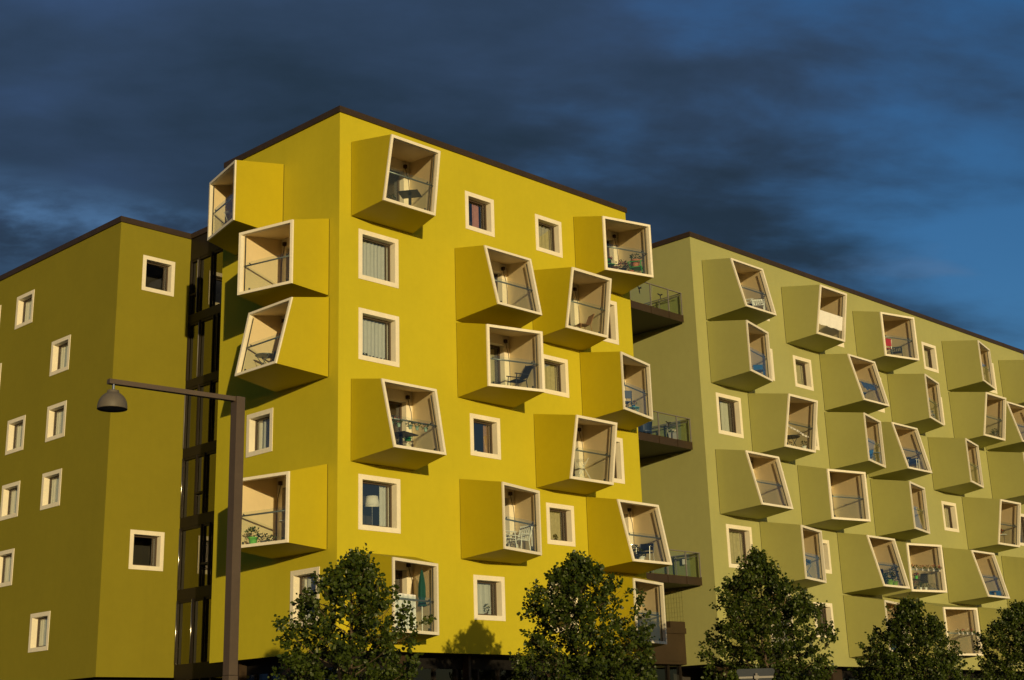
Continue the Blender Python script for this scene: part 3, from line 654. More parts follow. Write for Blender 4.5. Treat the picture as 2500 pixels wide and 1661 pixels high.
def leaves(n, rx, rz, c, size, seed, drop=0.0):
    q = random.Random(seed); mb = MB()
    for _ in range(n):
        while True:
            x, y, z = q.uniform(-1, 1), q.uniform(-1, 1), q.uniform(-1, 1)
            if x*x+y*y+z*z <= 1 and q.random() < 0.35+0.65*math.sqrt(x*x+y*y+z*z): break
        p = Vector((c[0]+x*rx, c[1]+y*rx, c[2]+z*rz)); a = Vector((x+q.uniform(-.6, .6), y+q.uniform(-.6, .6), z+q.uniform(-.3, .7)-drop)).normalized()
        b = a.cross(Vector((q.uniform(-1, 1), q.uniform(-1, 1), q.uniform(-1, 1)))).normalized(); s = size*q.uniform(0.6, 1.3)
        nrm = a.cross(b)*s*0.15
        mb.add([p, p+a*s*0.5+b*s*0.4+nrm, p+a*s, p+a*s*0.5-b*s*0.4+nrm], [(0, 1, 2), (0, 2, 3)])
    return mb
def stems(n, r, h, seed):
    q = random.Random(seed); mb = MB()
    for _ in range(n):
        a = q.uniform(0, 6.28); d = q.uniform(0.3, 1)*r; mb.tube([(0, 0, 0), (math.cos(a)*d*0.4, math.sin(a)*d*0.4, h*0.6), (math.cos(a)*d, math.sin(a)*d, h*q.uniform(0.8, 1.1))], 0.004, 4)
    return mb
def blossoms(n, rx, rz, c, size, seed):
    q = random.Random(seed); mb = MB()
    for _ in range(n):
        a = q.uniform(0, 6.28); r = math.sqrt(q.random())*rx; p = Vector((c[0]+r*math.cos(a), c[1]+r*math.sin(a), c[2]+q.uniform(-1, 1)*rz))
        for _ in range(7):
            d = Vector((q.gauss(0, 1), q.gauss(0, 1), q.gauss(0, 1))).normalized()*size*0.6; b = d.cross(Vector((q.gauss(0, 1), q.gauss(0, 1), q.gauss(0, 1)))).normalized()*size*0.42
            mb.add([p+d-b-d*0.6, p+d+b-d*0.6, p+d*1.4+b*0.7, p+d*1.4-b*0.7], [(0, 1, 2, 3)])
    return mb
SEED = [100]
def plant(key, u, d, label, r=0.11, h=0.2, pot='terracotta', leaf='pot leaf', fr=0.18, fh=0.18, n=90, ls=0.07, petal=None, pn=0, hh=0.0, cat='potted plant', group=None, name='potted_plant', ps=0.022, plab=None, base=None):
    SEED[0] += 1; p, rr = at(key, u, d, hh)
    t = empty(name, p, label, cat, group, None, rr)
    lobj('pot', MB().lathe([(r*0.66, 0), (r*0.72, h*0.3), (r*0.95, h*0.86), (r*1.06, h*0.87), (r*1.06, h), (r*0.9, h), (r*0.85, h*0.9)], 20), pot, t, True)
    lobj('foliage', leaves(n, fr, fh, (0, 0, h+fh*0.75), ls, SEED[0]), leaf, t)
    if petal: lobj('flowers', blossoms(pn, fr*0.9, fh*0.5, (0, 0, h+fh*1.35), ps, SEED[0]+500), petal, t)
    return t
def hang_pot(key, u, label, petal='coral petal', pot='mint enamel', group=None, off=0.19, r=0.062, h=0.13, z=0.97, over=False, pn=7, n=60, fr=0.13):
    w, uo, k, t = BAL[key]; d = depth(t, u, z+0.2)-off; SEED[0] += 1
    p, rr = at(key, u, d, z-h-(0.12 if not over else -0.02))
    q = empty('hanging_pot', p, label, 'flower pot', group, None, rr)
    lobj('pot', MB().lathe([(r*0.7, 0), (r*0.98, h*0.9), (r*1.06, h*0.9), (r*1.06, h), (r*0.9, h), (r*0.88, h*0.9)], 16), pot, q, True)
    yy = -r-0.01
    lobj('hook', MB().tube([(0, yy, h*0.75), (0, yy, h+0.11 if not over else h+0.03), (0, yy-0.035, h+0.125 if not over else h+0.05), (0, yy-0.06, h+0.08 if not over else h)], 0.005, 5), 'dark iron', q)
    lobj('foliage', leaves(n, fr, 0.075, (-0.03, 0, h+0.05), 0.05, SEED[0], 0.3), 'pot leaf', q)
    lobj('flowers', blossoms(pn, fr*1.0, 0.06, (-0.03, 0, h+0.11), 0.024, SEED[0]+900), petal, q)
    return q

sq_table('Y1', 1.72, 1.22, 'black square pedestal table on the top balcony nearest the yellow corner')
plant('Y1', 0.74, 1.30, 'dark bushy plant in a black pot beside the brown curtain on the top corner balcony', 0.13, 0.18, 'black plastic', 'dark leaf', 0.16, 0.13, 70, 0.07)
# flower balcony at the top right of the yellow block
chair('Y0', 2.10, 1.55, 'green plastic armchair carrying a big terracotta pot on the top right yellow balcony', 'green plastic', 0.5, True, 0.40, 0.62, False)
plant('Y0', 2.02, 1.55, 'large terracotta pot of pale green herbs standing on a green chair', 0.20, 0.32, 'terracotta', 'pot leaf', 0.20, 0.15, 110, 0.07, hh=0.43)
chair('Y0', 0.92, 0.95, 'green chair with a red flower on it near the balcony door, top right yellow balcony', 'green plastic', -0.5, False, 0.44, 0.92, False)
plant('Y0', 0.86, 1.12, 'small pot with one red bloom standing on the green chair near the door', 0.08, 0.12, 'black plastic', 'dark leaf', 0.12, 0.10, 50, 0.05, 'red petal', 9, 0.47, ps=0.03)
plant('Y0', 1.16, 1.55, 'black pot of magenta and red flowers between brown and terracotta pots', 0.16, 0.2, 'black plastic', 'dark leaf', 0.24, 0.16, 130, 0.06, 'magenta petal', 22, ps=0.026)
plant('Y0', 0.78, 1.44, 'brown glazed pot of thin twigs beside the magenta flowers', 0.15, 0.22, 'brown glaze', 'pot leaf', 0.17, 0.14, 45, 0.05)
plant('Y0', 1.48, 1.72, 'low terracotta pot with a small succulent at the foot of the green chair', 0.13, 0.13, 'terracotta', 'pot leaf', 0.10, 0.08, 40, 0.05)
plant('Y0', 1.34, 1.40, 'tall dark flowering plant with red blooms behind the magenta pot', 0.14, 0.22, 'navy plastic', 'dark leaf', 0.22, 0.24, 120, 0.06, 'red petal', 16, ps=0.024)
def watering_can(key, u, d, label, mat, rz=0.0, hh=0.0):
    t = root('watering_can', key, u, d, label, 'watering can', None, rz, hh)
    lobj('body', MB().lathe([(0.10, 0), (0.105, 0.02), (0.095, 0.17), (0.06, 0.2), (0.05, 0.2)], 18), mat, t, True)
    lobj('spout', MB().tube([(0.09, 0, 0.05), (0.2, 0, 0.16), (0.26, 0, 0.23)], 0.018, 8, 0.012), mat, t); lobj('handle', MB().tube([(-0.09, 0, 0.05), (-0.17, 0, 0.13), (-0.12, 0, 0.24), (0.0, 0, 0.23), (0.03, 0, 0.19)], 0.012, 6), mat, t)
    return t
watering_can('Y0', 0.55, 1.28, 'navy blue watering can at the left end of the flower balcony', 'navy plastic', 1.0)
chair('Y3', 1.62, 1.20, 'brown wooden folding chair alone on the balcony right of the empty slanted one', 'pine wood', -1.9, False, 0.40, 0.86, True, 0.2, w=0.21)
chair('Y6', 1.82, 1.30, 'black high backed reclining garden chair on the wide middle balcony', 'black plastic', -1.75, True, 0.40, 1.16, False, 0.26, 'black textile', w=0.25, legr=0.02)
chair('Y4', 0.95, 1.42, 'dark blue framed chair on the narrow balcony beside the middle gallery', 'navy plastic', 2.6, False, 0.42, 0.85, False, 0.05, w=0.2)
round_table('Y4', 1.72, 1.24, 'small turquoise table with flowers on the narrow balcony beside the gallery', 0.24, 0.34, 'turquoise paint', True)
plant('Y4', 1.74, 1.24, 'dark flowering plant with pink blooms on the turquoise table', 0.07, 0.1, 'blue plastic', 'dark leaf', 0.11, 0.10, 60, 0.05, 'magenta petal', 5, 0.372, ps=0.02)
plant('Y4', 1.56, 1.36, 'white pot with pale leaves on the turquoise table edge', 0.06, 0.1, 'white plastic', 'pot leaf', 0.08, 0.07, 30, 0.04, hh=0.0)
sq_table('Y5', 0.98, 1.45, 'black square pedestal table under five hanging mint flower pots', 0.25, 0.42, 0.54)
for i, (u, ph) in enumerate(((0.30, 'behind the leaning rim, leftmost'), (0.62, 'second from the left'), (1.12, 'in the middle'), (1.43, 'second from the right'), (1.82, 'rightmost'))):
    hang_pot('Y5', u, 'mint hanging pot with red flowers, %s of five' % ph, group='mint pots hanging from the rail')
watering_can('Y5', 1.52, 1.20, 'green watering can standing behind the black table under the mint pots', 'green plastic', 2.0, 0.46)
def rack(key, u, d, label, rz=0.0, w=0.42, h=1.0, mat='white paint', name='drying_rack', cat='drying rack'):
    t = root(name, key, u, d, label, cat, None, rz); fr = MB()
    for s in (-1, 1):
        fr.tube([(s*w, -0.25, 0), (s*w, 0.20, h)], 0.011, 6); fr.tube([(s*w, 0.30, 0), (s*w, -0.18, h)], 0.011, 6)
    lobj('frame', fr, mat, t); rd = MB()
    for i in range(7):
        y = -0.20+0.40*i/6; rd.tube([(-w, y, h-0.02), (w, y, h-0.02)], 0.006, 5)
    rd.tube([(-w, -0.16, 0.2), (w, -0.16, 0.2)], 0.008, 5); rd.tube([(-w, 0.2, 0.2), (w, 0.2, 0.2)], 0.008, 5)
    lobj('rods', rd, mat, t); return t
rack('Y7', 1.40, 1.15, 'white folded drying rack on the leaning balcony right of centre', 0.9, 0.36, 0.85)
chair('Y8', 1.78, 1.18, 'white slatted garden armchair facing left on the narrow lower balcony', 'white paint', -1.45, True, 0.40, 1.0, True, 0.2, w=0.25, legr=0.02)
chair('Y8', 0.96, 1.32, 'white slatted armchair at the left rim, partly hidden by the balcony side', 'white paint', 1.5, True, 0.40, 0.92, True, 0.14, w=0.24, legr=0.02)
t = root('parasol_stand', 'Y8', 2.18, 1.42, 'white parasol pole in a black base beside the white armchair', 'parasol stand')
lobj('base', MB().lathe([(0.17, 0), (0.17, 0.04), (0.04, 0.10), (0.035, 0.22)], 18), 'black plastic', t); lobj('pole', MB().tube([(0, 0, 0.1), (0, 0, 1.0)], 0.02, 8), 'white paint', t)
chair('Y9', 1.66, 1.45, 'chrome tube armchair with dark seat on the lowest slanted yellow balcony', 'bright steel', -1.2, True, 0.40, 0.80, False, 0.12, 'black textile', w=0.25)
round_table('Y9', 0.86, 1.42, 'chrome rimmed round cafe table beside the chrome armchair', 0.28, 0.62, 'bright steel', False)
plant('Y9', 0.72, 1.78, 'dark leafy plant spreading over the rim in front of the chrome table', 0.12, 0.2, 'black plastic', 'dark leaf', 0.25, 0.2, 130, 0.08)
plant('Y9', 1.10, 1.72, 'dark ivy in a white square planter below the chrome armchair', 0.15, 0.2, 'white plastic', 'dark leaf', 0.2, 0.12, 90, 0.07)
# closed parasol
t = root('closed_parasol', 'Y10', 2.20, 1.10, 'closed dark green parasol on the lowest balcony near the yellow corner', 'parasol')
lobj('pole', MB().tube([(0, 0, 0.02), (0, 0, 2.12)], 0.018, 8), 'white paint', t)
vs = []; fs = []; n = 16
for zz, r in ((0.86, 0.13), (1.05, 0.10), (1.10, 0.085), (1.16, 0.11), (1.5, 0.105), (1.8, 0.07), (2.08, 0.012)):
    for k in range(n): vs.append(((r*(1+0.22*(k % 2)))*math.cos(2*math.pi*k/n), (r*(1+0.22*(k % 2)))*math.sin(2*math.pi*k/n), zz))
m = 7
for i in range(m-1): fs += [(i*n+k, i*n+(k+1) % n, (i+1)*n+(k+1) % n, (i+1)*n+k) for k in range(n)]
lobj('canopy', MB().add(vs, fs), 'green canvas', t); lobj('base', MB().lathe([(0.22, 0), (0.22, 0.05), (0.03, 0.07)], 18), 'grey zinc', t)
def sheet_cloth(name, key, u0, u1, z0, z1, label, cat, mat, off=0.21, amp=0.015, wav=9, seed=1, edge=0.03):
    w, uo, k, t = BAL[key]; zb = ZB(k); q = random.Random(seed); mb = MB(); n = 40; m = 6; idx = []
    for j in range(m+1):
        for i in range(n+1):
            s = i/n; u = u0+(u1-u0)*s; zz = z1+(z0-z1)*j/m
            if j == m: zz += edge*(math.sin(s*17+seed)+0.5*math.sin(s*41))
            d = depth(t, min(max(u, 0), 2.5), zz-zb)-off+amp*math.sin(s*wav*6.28+j*0.25)*(0.4+j/m)
            mb.v.append(tuple(map(float, w(uo+u, d, zz))))
    for j in range(m):
        for i in range(n): a = j*(n+1)+i; mb.f.append((a, a+1, a+n+2, a+n+1))
    return wobj(name, mb, mat, None, True, label, cat)
sheet_cloth('striped_screen', 'Y10', 0.12, 1.45, ZB(0)+0.25, ZB(0)+1.36, 'white cloth screen hung inside the glass of the lowest corner balcony', 'privacy screen', 'white cloth', 0.22, 0.02, 5, 3, 0.0)

# side wall balconies
def rb(k0, u, d): return k0, u, d
round_table('L3', 1.80, 1.35, 'grey round folding table with crossed legs on the slanted balcony left of the corner', 0.36, 0.66, 'grey steel', True)
chair('L3', 1.10, 1.05, 'low grey folding chair behind the round grey table', 'grey steel', 1.2, False, 0.40, 0.80, False, 0.12)
plant('L4', 1.66, 1.78, 'light green bowl pot with spiky bush on the lower balcony beside the lamp post', 0.17, 0.24, 'leaf green glaze', 'pot leaf', 0.21, 0.18, 120, 0.08)
plant('L4', 1.30, 1.62, 'low dark shrub in a grey pot right of the light green bowl', 0.12, 0.10, 'grey zinc', 'dark leaf', 0.19, 0.13, 100, 0.06, 'white petal', 5)
plant('L4', 1.04, 1.52, 'trailing plant with pale leaves at the middle of the same sill', 0.10, 0.08, 'grey zinc', 'pot leaf', 0.17, 0.09, 60, 0.06)
round_table('L4', 0.86, 0.98, 'white round pedestal table with a pink flower on it by the door', 0.30, 0.72, 'white paint', False)
plant('L4', 0.82, 0.98, 'slim pot with a pink hyacinth like flower on the white round table', 0.06, 0.12, 'grey zinc', 'dark leaf', 0.07, 0.12, 40, 0.05, 'magenta petal', 6, 0.752, ps=0.022)
rack('L1', 1.3, 1.20, 'white drying rack seen through the glass of the topmost side balcony', 0.2, 0.40, 0.85)

# pale green building
chair('G1', 1.96, 1.52, 'white plastic armchair with slotted back on the green building balcony nearest the roof corner', 'white plastic', -0.9, True, 0.42, 0.86, True, 0.12, w=0.25, legr=0.022)
chair('G1', 1.45, 1.35, 'white plastic chair with dark cushion, left one on the top left green balcony', 'white plastic', 0.5, True, 0.40, 0.78, False, 0.10, 'black textile', w=0.24, legr=0.022)
chair('G2', 2.06, 1.20, 'blue chair with round back and seat on the narrow balcony under the white chairs', 'blue plastic', -0.9, False, 0.42, 0.78, False, 0.10, w=0.19)
sheet_cloth('white_sheet', 'G3', 0.15, 2.22, ZB(5)+0.62, ZB(5)+1.28, 'bright white sheet with a ragged hem hung across a green top floor balcony', 'sheet', 'white cloth', 0.085, 0.006, 3, 2, 0.010)
chair('G4', 1.64, 1.35, 'black metal armchair on the wide top floor green balcony', 'dark iron', -1.1, True, 0.38, 0.78, True, 0.16, w=0.25)
chair('G4', 0.78, 1.20, 'red seated folding chair at the left of the wide top floor green balcony', 'grey steel', 2.9, False, 0.44, 0.95, False, 0.04, 'red plastic', w=0.2)
sheet_cloth('blue_blanket', 'G5', 0.55, 1.75, ZB(4)+0.85, ZB(4)+1.20, 'dark blue blanket thrown over the rail of a slanted green balcony', 'blanket', 'blue cloth', 0.115, 0.03, 3, 5, 0.09)
round_table('G5', 1.10, 1.45, 'blue ring topped round table below the dark blue blanket', 0.27, 0.50, 'blue plastic', True)
round_table('G6', 2.00, 1.10, 'blue folding table on the narrow green balcony on the fourth floor', 0.24, 0.66, 'blue plastic', True)
chair('G6', 1.72, 1.25, 'blue folding chair in front of the blue folding table', 'blue plastic', 0.6, False, 0.42, 0.8, True, 0.1, w=0.18)
rack('G7', 2.0, 1.10, 'pale drying rack on the narrow top floor balcony near the right edge', 0.3, 0.30, 0.75)
t = plant('G8', 1.96, 1.45, 'leafy round plant in a shiny metal vase on the leaning balcony at right', 0.12, 0.30, 'bright steel', 'dark leaf', 0.18, 0.15, 130, 0.07)
plant('G8', 1.50, 1.38, 'dark low bowl plant left of the shiny metal vase', 0.16, 0.12, 'brown glaze', 'dark leaf', 0.18, 0.07, 60, 0.05)
t = root('table', 'G9', 1.30, 1.22, 'dark oval folding table with crossed legs on the leaning balcony below white framed window', 'table', None, 0.1)
lobj('table_top', MB().lathe([(0.44, 0), (0.45, 0.012), (0.44, 0.03)], 28, (0, 0, 0.56)), 'dark iron', t)
for sx in (-1, 1):
    for sy in (-0.2, 0.2): lobj('leg', MB().tube([(sx*0.3, sy, 0.56), (-sx*0.3, sy, 0)], 0.014, 6), 'dark iron', t)
plant('G9', 1.95, 1.48, 'white round pot with a dark plant on the balcony with the oval table', 0.12, 0.19, 'white plastic', 'dark leaf', 0.13, 0.13, 60, 0.06)
plant('G9', 0.86, 1.44, 'small white pot with red flowers beneath the oval table', 0.09, 0.12, 'white plastic', 'dark leaf', 0.12, 0.08, 50, 0.05, 'red petal', 6)
gp = [at('G9', 0.25+0.2*i, depth('A', 0.3, 1.0)-0.10, 0.88-0.045*i-0.02*math.sin(i*1.3))[0] for i in range(9)]
g = MB().tube(gp, 0.006, 5)
gd = wobj('garland', g, 'white plastic', None, False, 'white paper garland sagging inside the glass above the oval table', 'garland')
q = random.Random(9); mb = MB()
for i in range(60):
    p = gp[min(8, i*8//60)].lerp(gp[min(8, i*8//60+1)], (i*8/60) % 1) if i*8//60 < 8 else gp[8]
    a = Vector((q.gauss(0, 1), q.gauss(0, 1), q.gauss(0, 1))).normalized()*0.04; b = a.cross(Vector((0.3, 0.2, 1))).normalized()*0.03
    mb.quad(p-a-b, p-a+b, p+a+b, p+a-b)
wobj('garland_flags', mb, 'white cloth', gd)
chair('G10', 1.95, 1.10, 'blue folding chair on the narrow third floor green balcony', 'blue plastic', -1.0, False, 0.44, 0.85, False, 0.1, w=0.2)
round_table('G10', 2.15, 1.35, 'small blue table beside the blue folding chair on the third floor', 0.2, 0.62, 'blue plastic', True)
round_table('G13', 1.22, 1.45, 'navy round table on the slanted third floor green balcony', 0.30, 0.64, 'navy plastic', True)
chair('G13', 1.98, 1.40, 'white framed armchair with navy seat beside the navy round table', 'white paint', -1.3, True, 0.40, 0.80, False, 0.12, 'navy plastic', w=0.24)
rack('G16', 1.60, 1.15, 'blue drying rack on the first floor green balcony behind the trees', 0.3, 0.34, 0.72, 'blue plastic')
t = root('folded_towel', 'G16', 1.45, 1.15, 'crumpled dark blue towel lying on the blue drying rack', 'towel', None, 0.3, 0.722)
lobj('folds', leaves(60, 0.22, 0.07, (0, 0, 0.07), 0.16, 77), 'blue cloth', t)
plant('G17', 1.36, 1.75, 'larger lime glazed round pot with a bush on the slanted first floor balcony', 0.19, 0.30, 'lime glaze', 'dark leaf', 0.26, 0.20, 130, 0.08)
plant('G17', 1.88, 1.72, 'smaller lime glazed pot with a tall dark shrub reaching the rail', 0.15, 0.26, 'lime glaze', 'dark leaf', 0.20, 0.42, 200, 0.08)
plant('G17', 0.95, 1.66, 'wild green plant in a dark pot at the left end of the lime pots', 0.12, 0.18, 'black plastic', 'pot leaf', 0.22, 0.24, 110, 0.08)
chair('G17', 1.90, 1.15, 'dark textile chair back showing behind the two lime pots', 'black plastic', -0.3, False, 0.44, 0.95, False, 0.1, 'black textile', w=0.26)
for i, (u, ph) in enumerate(((0.22, 'leftmost'), (0.56, 'second'), (0.96, 'third'), (1.35, 'fourth'), (1.70, 'fifth'), (2.10, 'rightmost'))):
    hang_pot('G18', u, 'white rail pot with red geraniums, %s of the row of six from the left' % ph if i not in (0, 5) else 'white rail pot with red geraniums, %s of the row of six' % ph, 'red petal', 'white plastic', 'white geranium pots in a row of six', 0.10, 0.062, 0.13, 1.02, True, 9, 60, 0.14)
round_table('G18', 1.28, 1.20, 'dark round bistro table carrying a bright green pot, on the geranium balcony', 0.30, 0.55, 'black iron', True)
plant('G18', 1.30, 1.20, 'bright green pot with a red flower on the dark bistro table', 0.09, 0.15, 'lime plastic', 'dark leaf', 0.14, 0.08, 60, 0.06, 'red petal', 14, 0.582, ps=0.035)
plant('G18', 0.58, 1.42, 'black floor pot with pink flowers at the left of the geranium balcony', 0.13, 0.14, 'black plastic', 'dark leaf', 0.16, 0.14, 70, 0.05, 'magenta petal', 10, ps=0.026)
plant('G18', 1.02, 1.52, 'small white floor pot with grey leaves, left of two below the geraniums', 0.085, 0.15, 'white plastic', 'pot leaf', 0.13, 0.12, 70, 0.05)
plant('G18', 1.34, 1.62, 'small white floor pot with grey leaves, right of two below the geraniums', 0.085, 0.15, 'white plastic', 'pot leaf', 0.13, 0.12, 70, 0.05)
chair('G18', 2.02, 1.15, 'thin black iron bistro chair beside the dark bistro table', 'black iron', -1.3, False, 0.44, 0.92, True, 0.1, w=0.17, legr=0.010)
t = root('flower_trough', 'G18', 1.88, 1.68, 'long dark flower trough with dry plants at the right of the geranium balcony', 'flower trough', None, 0.1)
lobj('trough', MB().box(-0.30, 0.30, -0.08, 0.08, 0, 0.15), 'grey zinc', t); lobj('foliage', leaves(80, 0.26, 0.12, (0, 0, 0.24), 0.05, 314), 'dark leaf', t)
round_table('G19', 1.66, 1.15, 'white topped table with chrome legs on the leaning second floor balcony', 0.33, 0.56, 'bright steel', True, 'white plastic')
plant('G19', 1.60, 1.15, 'pot of orange flowers spilling over the white topped chrome table', 0.1, 0.1, 'terracotta', 'dark leaf', 0.24, 0.10, 70, 0.06, 'orange petal', 24, 0.592, ps=0.045)
t = root('plastic_crate', 'G20', 1.80, 1.72, 'bright blue slotted plastic crate on the slanted balcony at lower right', 'crate', None, 0.05)
cr = MB(); cr.box(-0.28, 0.28, -0.18, 0.18, 0.0, 0.02); cr.box(-0.29, 0.29, -0.19, 0.19, 0.26, 0.30)
for i in range(12):
    x = -0.27+0.54*i/11; cr.box(x-0.012, x+0.012, -0.185, -0.17, 0.02, 0.26); cr.box(x-0.012, x+0.012, 0.17, 0.185, 0.02, 0.26)
lobj('shell', cr, 'blue plastic', t)
for i, (u, ph) in enumerate(((0.70, 'leftmost'), (1.10, 'second'), (1.50, 'third'), (1.88, 'rightmost'))):
    hang_pot('G21', u, 'white rail pot above the blue screened lowest balcony, %s of four' % ph, 'red petal', 'white plastic', 'white pots on the lowest blue balcony', 0.10, 0.06, 0.12, 1.04, True, 8, 50, 0.14)
sheet_cloth('blue_screen', 'G21', 0.3, 2.05, ZB(0)+0.25, ZB(0)+1.08, 'blue cloth screen inside the glass of the lowest green balcony', 'privacy screen', 'blue cloth', 0.20, 0.015, 4, 6, 0.0)
for i, (u, ph, pe) in enumerate(((0.97, 'leftmost', 'white petal'), (1.24, 'second', 'red petal'), (1.55, 'third', 'white petal'), (1.88, 'rightmost', 'red petal'))):
    hang_pot('G22', u, 'white rail pot with %s flowers between two tree crowns, %s of four' % (pe.split()[0], ph), pe, 'white plastic', 'white pots on the lowest wide balcony', 0.10, 0.06, 0.12, 1.0, True, 9, 40, 0.12)
# galleries
p = Vector((18.0, 1.35, 13.64+0.262))
t = empty('garden_chair', p, 'dark blue round tub chair behind the glass of the middle gallery', 'chair')
lobj('seat', MB().lathe([(0.20, 0.28), (0.30, 0.32), (0.30, 0.36), (0.05, 0.37)], 20), 'navy plastic', t)
bk = MB(); n = 14
for i in range(n):
    a0, a1 = math.pi*(-0.12+1.24*i/n), math.pi*(-0.12+1.24*(i+1)/n)
    bk.quad((0.30*math.cos(a0), 0.30*math.sin(a0), 0.34), (0.30*math.cos(a1), 0.30*math.sin(a1), 0.34), (0.37*math.cos(a1), 0.37*math.sin(a1), 0.84), (0.37*math.cos(a0), 0.37*math.sin(a0), 0.84))
lobj('backrest', bk, 'navy plastic', t)
for sx, sy in ((-1, -1), (1, -1), (-1, 1), (1, 1)): lobj('leg', MB().tube([(sx*0.17, sy*0.17, 0.30), (sx*0.24, sy*0.24, 0)], 0.016, 6), 'navy plastic', t)
t = empty('potted_plant', (19.75, 1.25, 13.64+0.262), 'grey tapered planter with cream flowers behind the glass of the middle gallery', 'potted plant')
lobj('pot', MB().lathe([(0.22, 0), (0.30, 0.44), (0.32, 0.44), (0.32, 0.48), (0.28, 0.48)], 4), 'grey zinc', t); lobj('foliage', leaves(60, 0.2, 0.08, (0, 0, 0.54), 0.07, 55), 'pot leaf', t); lobj('flowers', blossoms(16, 0.2, 0.05, (0, 0, 0.60), 0.05, 56), 'white petal', t)
t = empty('wall_lantern', (20.30, 1.45, 7.80+0.95), 'small white lantern fixed to the green end wall above the lowest gallery', 'lantern')
lobj('shade', MB().box(-0.08, 0.0, -0.09, 0.09, 0.0, 0.30), 'white plastic', t); lobj('bracket', MB().box(0.0, 0.05, -0.03, 0.03, 0.1, 0.2), 'dark iron', t)

# ------------------------------------------------------------------ curtains and things in the windows
def curtain(w, ua, ub, z0, z1, mat, label, d=-0.42, folds=7, amp=0.03, hem=0.0, cat='curtain', name='curtain'):
    mb = MB(); n = max(24, int(folds*8)); m = 3; q = random.Random(hash(label) % 1000 if False else len(label)*7+int(ua*10))
    ph = [q.uniform(0, 6.28) for _ in range(3)]
    for j in range(m+1):
        for i in range(n+1):
            s = i/n; zz = z1+(z0-z1)*j/m
            if j == m: zz += hem*math.sin(s*folds*6.28+1)
            mb.v.append(tuple(map(float, w(ua+(ub-ua)*s, d+amp*(math.sin(s*folds*6.28+ph[0])+0.4*math.sin(s*folds*2.3*6.28+ph[1])), zz))))
    for j in range(m):
        for i in range(n): a = j*(n+1)+i; mb.f.append((a, a+1, a+n+2, a+n+1))
    return wobj(name, mb, mat, None, True, label, cat)
def cz(k, large): return (ZB(k)+2.53-LG+0.2, ZB(k)+2.53-0.2) if large else (ZB(k)+2.41-SM+0.2, ZB(k)+2.41-0.2)
def wcur(ua, k, large, f0, f1, mat, label, **kw):
    z0, z1 = cz(k, large); wd = LG if large else SM
    return curtain(WR, ua+0.17+(wd-0.34)*f0, ua+0.17+(wd-0.34)*f1, z0+kw.pop('lift', 0), z1, mat, label, **kw)
wcur(0.87, 4, True, 0.0, 1.0, 'net curtain', 'white net curtain with scalloped hem in the upper large window near the yellow corner', folds=9, amp=0.02, hem=0.02, lift=0.12)
wcur(0.88, 3, True, 0.0, 1.0, 'net curtain', 'white net curtain in the large window directly below another curtained one near the corner', folds=9, amp=0.02, hem=0.02, lift=0.14)
wcur(0.89, 1, True, 0.72, 1.0, 'net curtain', 'narrow white curtain beside the white floor lamp', folds=3)
wcur(6.16, 5, False, 0.50, 0.80, 'pink curtain', 'pink curtain in the top floor window left of its neighbour', folds=3)
wcur(10.07, 5, False, 0.30, 1.0, 'cream curtain', 'yellowish curtain in the top floor window nearest the flower balcony', folds=4)
wcur(10.10, 3, False, 0.0, 1.0, 'cream curtain', 'cream patterned curtain in the small window beside the black reclining chair', folds=5)
wcur(6.16, 2, False, 0.75, 1.0, 'brown curtain', 'dull brown curtain edge in the dark blue window in mid facade', folds=2)
wcur(10.08, 1, False, 0.38, 0.85, 'cream curtain', 'cream gathered curtain in the small window left of the lowest slanted balcony', folds=4)
wcur(6.16, 0, False, 0.0, 0.9, 'net curtain', 'white curtain behind a house plant in the lowest mid facade window', folds=4, amp=0.015)
wcur(10.07, 0, False, 0.0, 1.0, 'cream curtain', 'cream curtain in the lowest window behind the second tree', folds=5)
wcur(13.04, 4, True, 0.0, 1.0, 'cream curtain', 'cream curtain in the large window right of the wooden folding chair', folds=6)
wcur(12.93, 2, True, 0.0, 1.0, 'net curtain', 'white curtain in the large window right of the folded drying rack', folds=6)
z0, z1 = cz(2, False)
curtain(WL, 3.80, 5.02, z0, z1, 'net curtain', 'pale curtain in the side wall window beside the lamp post', folds=5)
z0, z1 = cz(0, False)
curtain(WL, 1.5, 2.25, z0-0.3, z1, 'net curtain', 'pale curtain in the side wall window half hidden by the first tree', folds=4)
for ua, k, f0, f1, m, l, L in ((27.92, 4, 0, 1, 'cream curtain', 'beige tied curtain in the small green building window below the white sheet', False), (21.44, 3, 0.45, 0.8, 'net curtain', 'white curtain drawn to one side in the upper large window near the green corner', True),
                            (21.45, 1, 0, 1, 'cream curtain', 'cream lace curtain in the lower large window near the green corner', True), (40.81, 5, 0, 1, 'cream curtain', 'drab curtain in the top floor window of the green building', False),
                            (40.85, 2, 0, 1, 'cream curtain', 'striped drab curtain in the small window right of the empty narrow balcony', False)):
    wcur(ua, k, L, f0, f1, m, l, folds=6)
for key, m, l, f in (('Y1', 'brown curtain', 'orange brown curtain behind the balcony door at the top corner', 5), ('Y6', 'cream curtain', 'cream curtain behind the balcony door beside the black reclining chair', 6), ('Y5', 'cream curtain', 'olive cream curtain behind the balcony door over the black table', 4),
                     ('Y2', 'net curtain', 'pale curtain behind the door of the empty slanted balcony', 5), ('Y10', 'cream curtain', 'beige curtain behind the door of the parasol balcony', 5)):
    w, uo, k, t_ = BAL[key]; curtain(w, uo+0.82, uo+(1.66 if key != 'Y6' else 2.4), ZB(k)+0.27, ZB(k)+2.30, m, l, d=-0.45, folds=f)
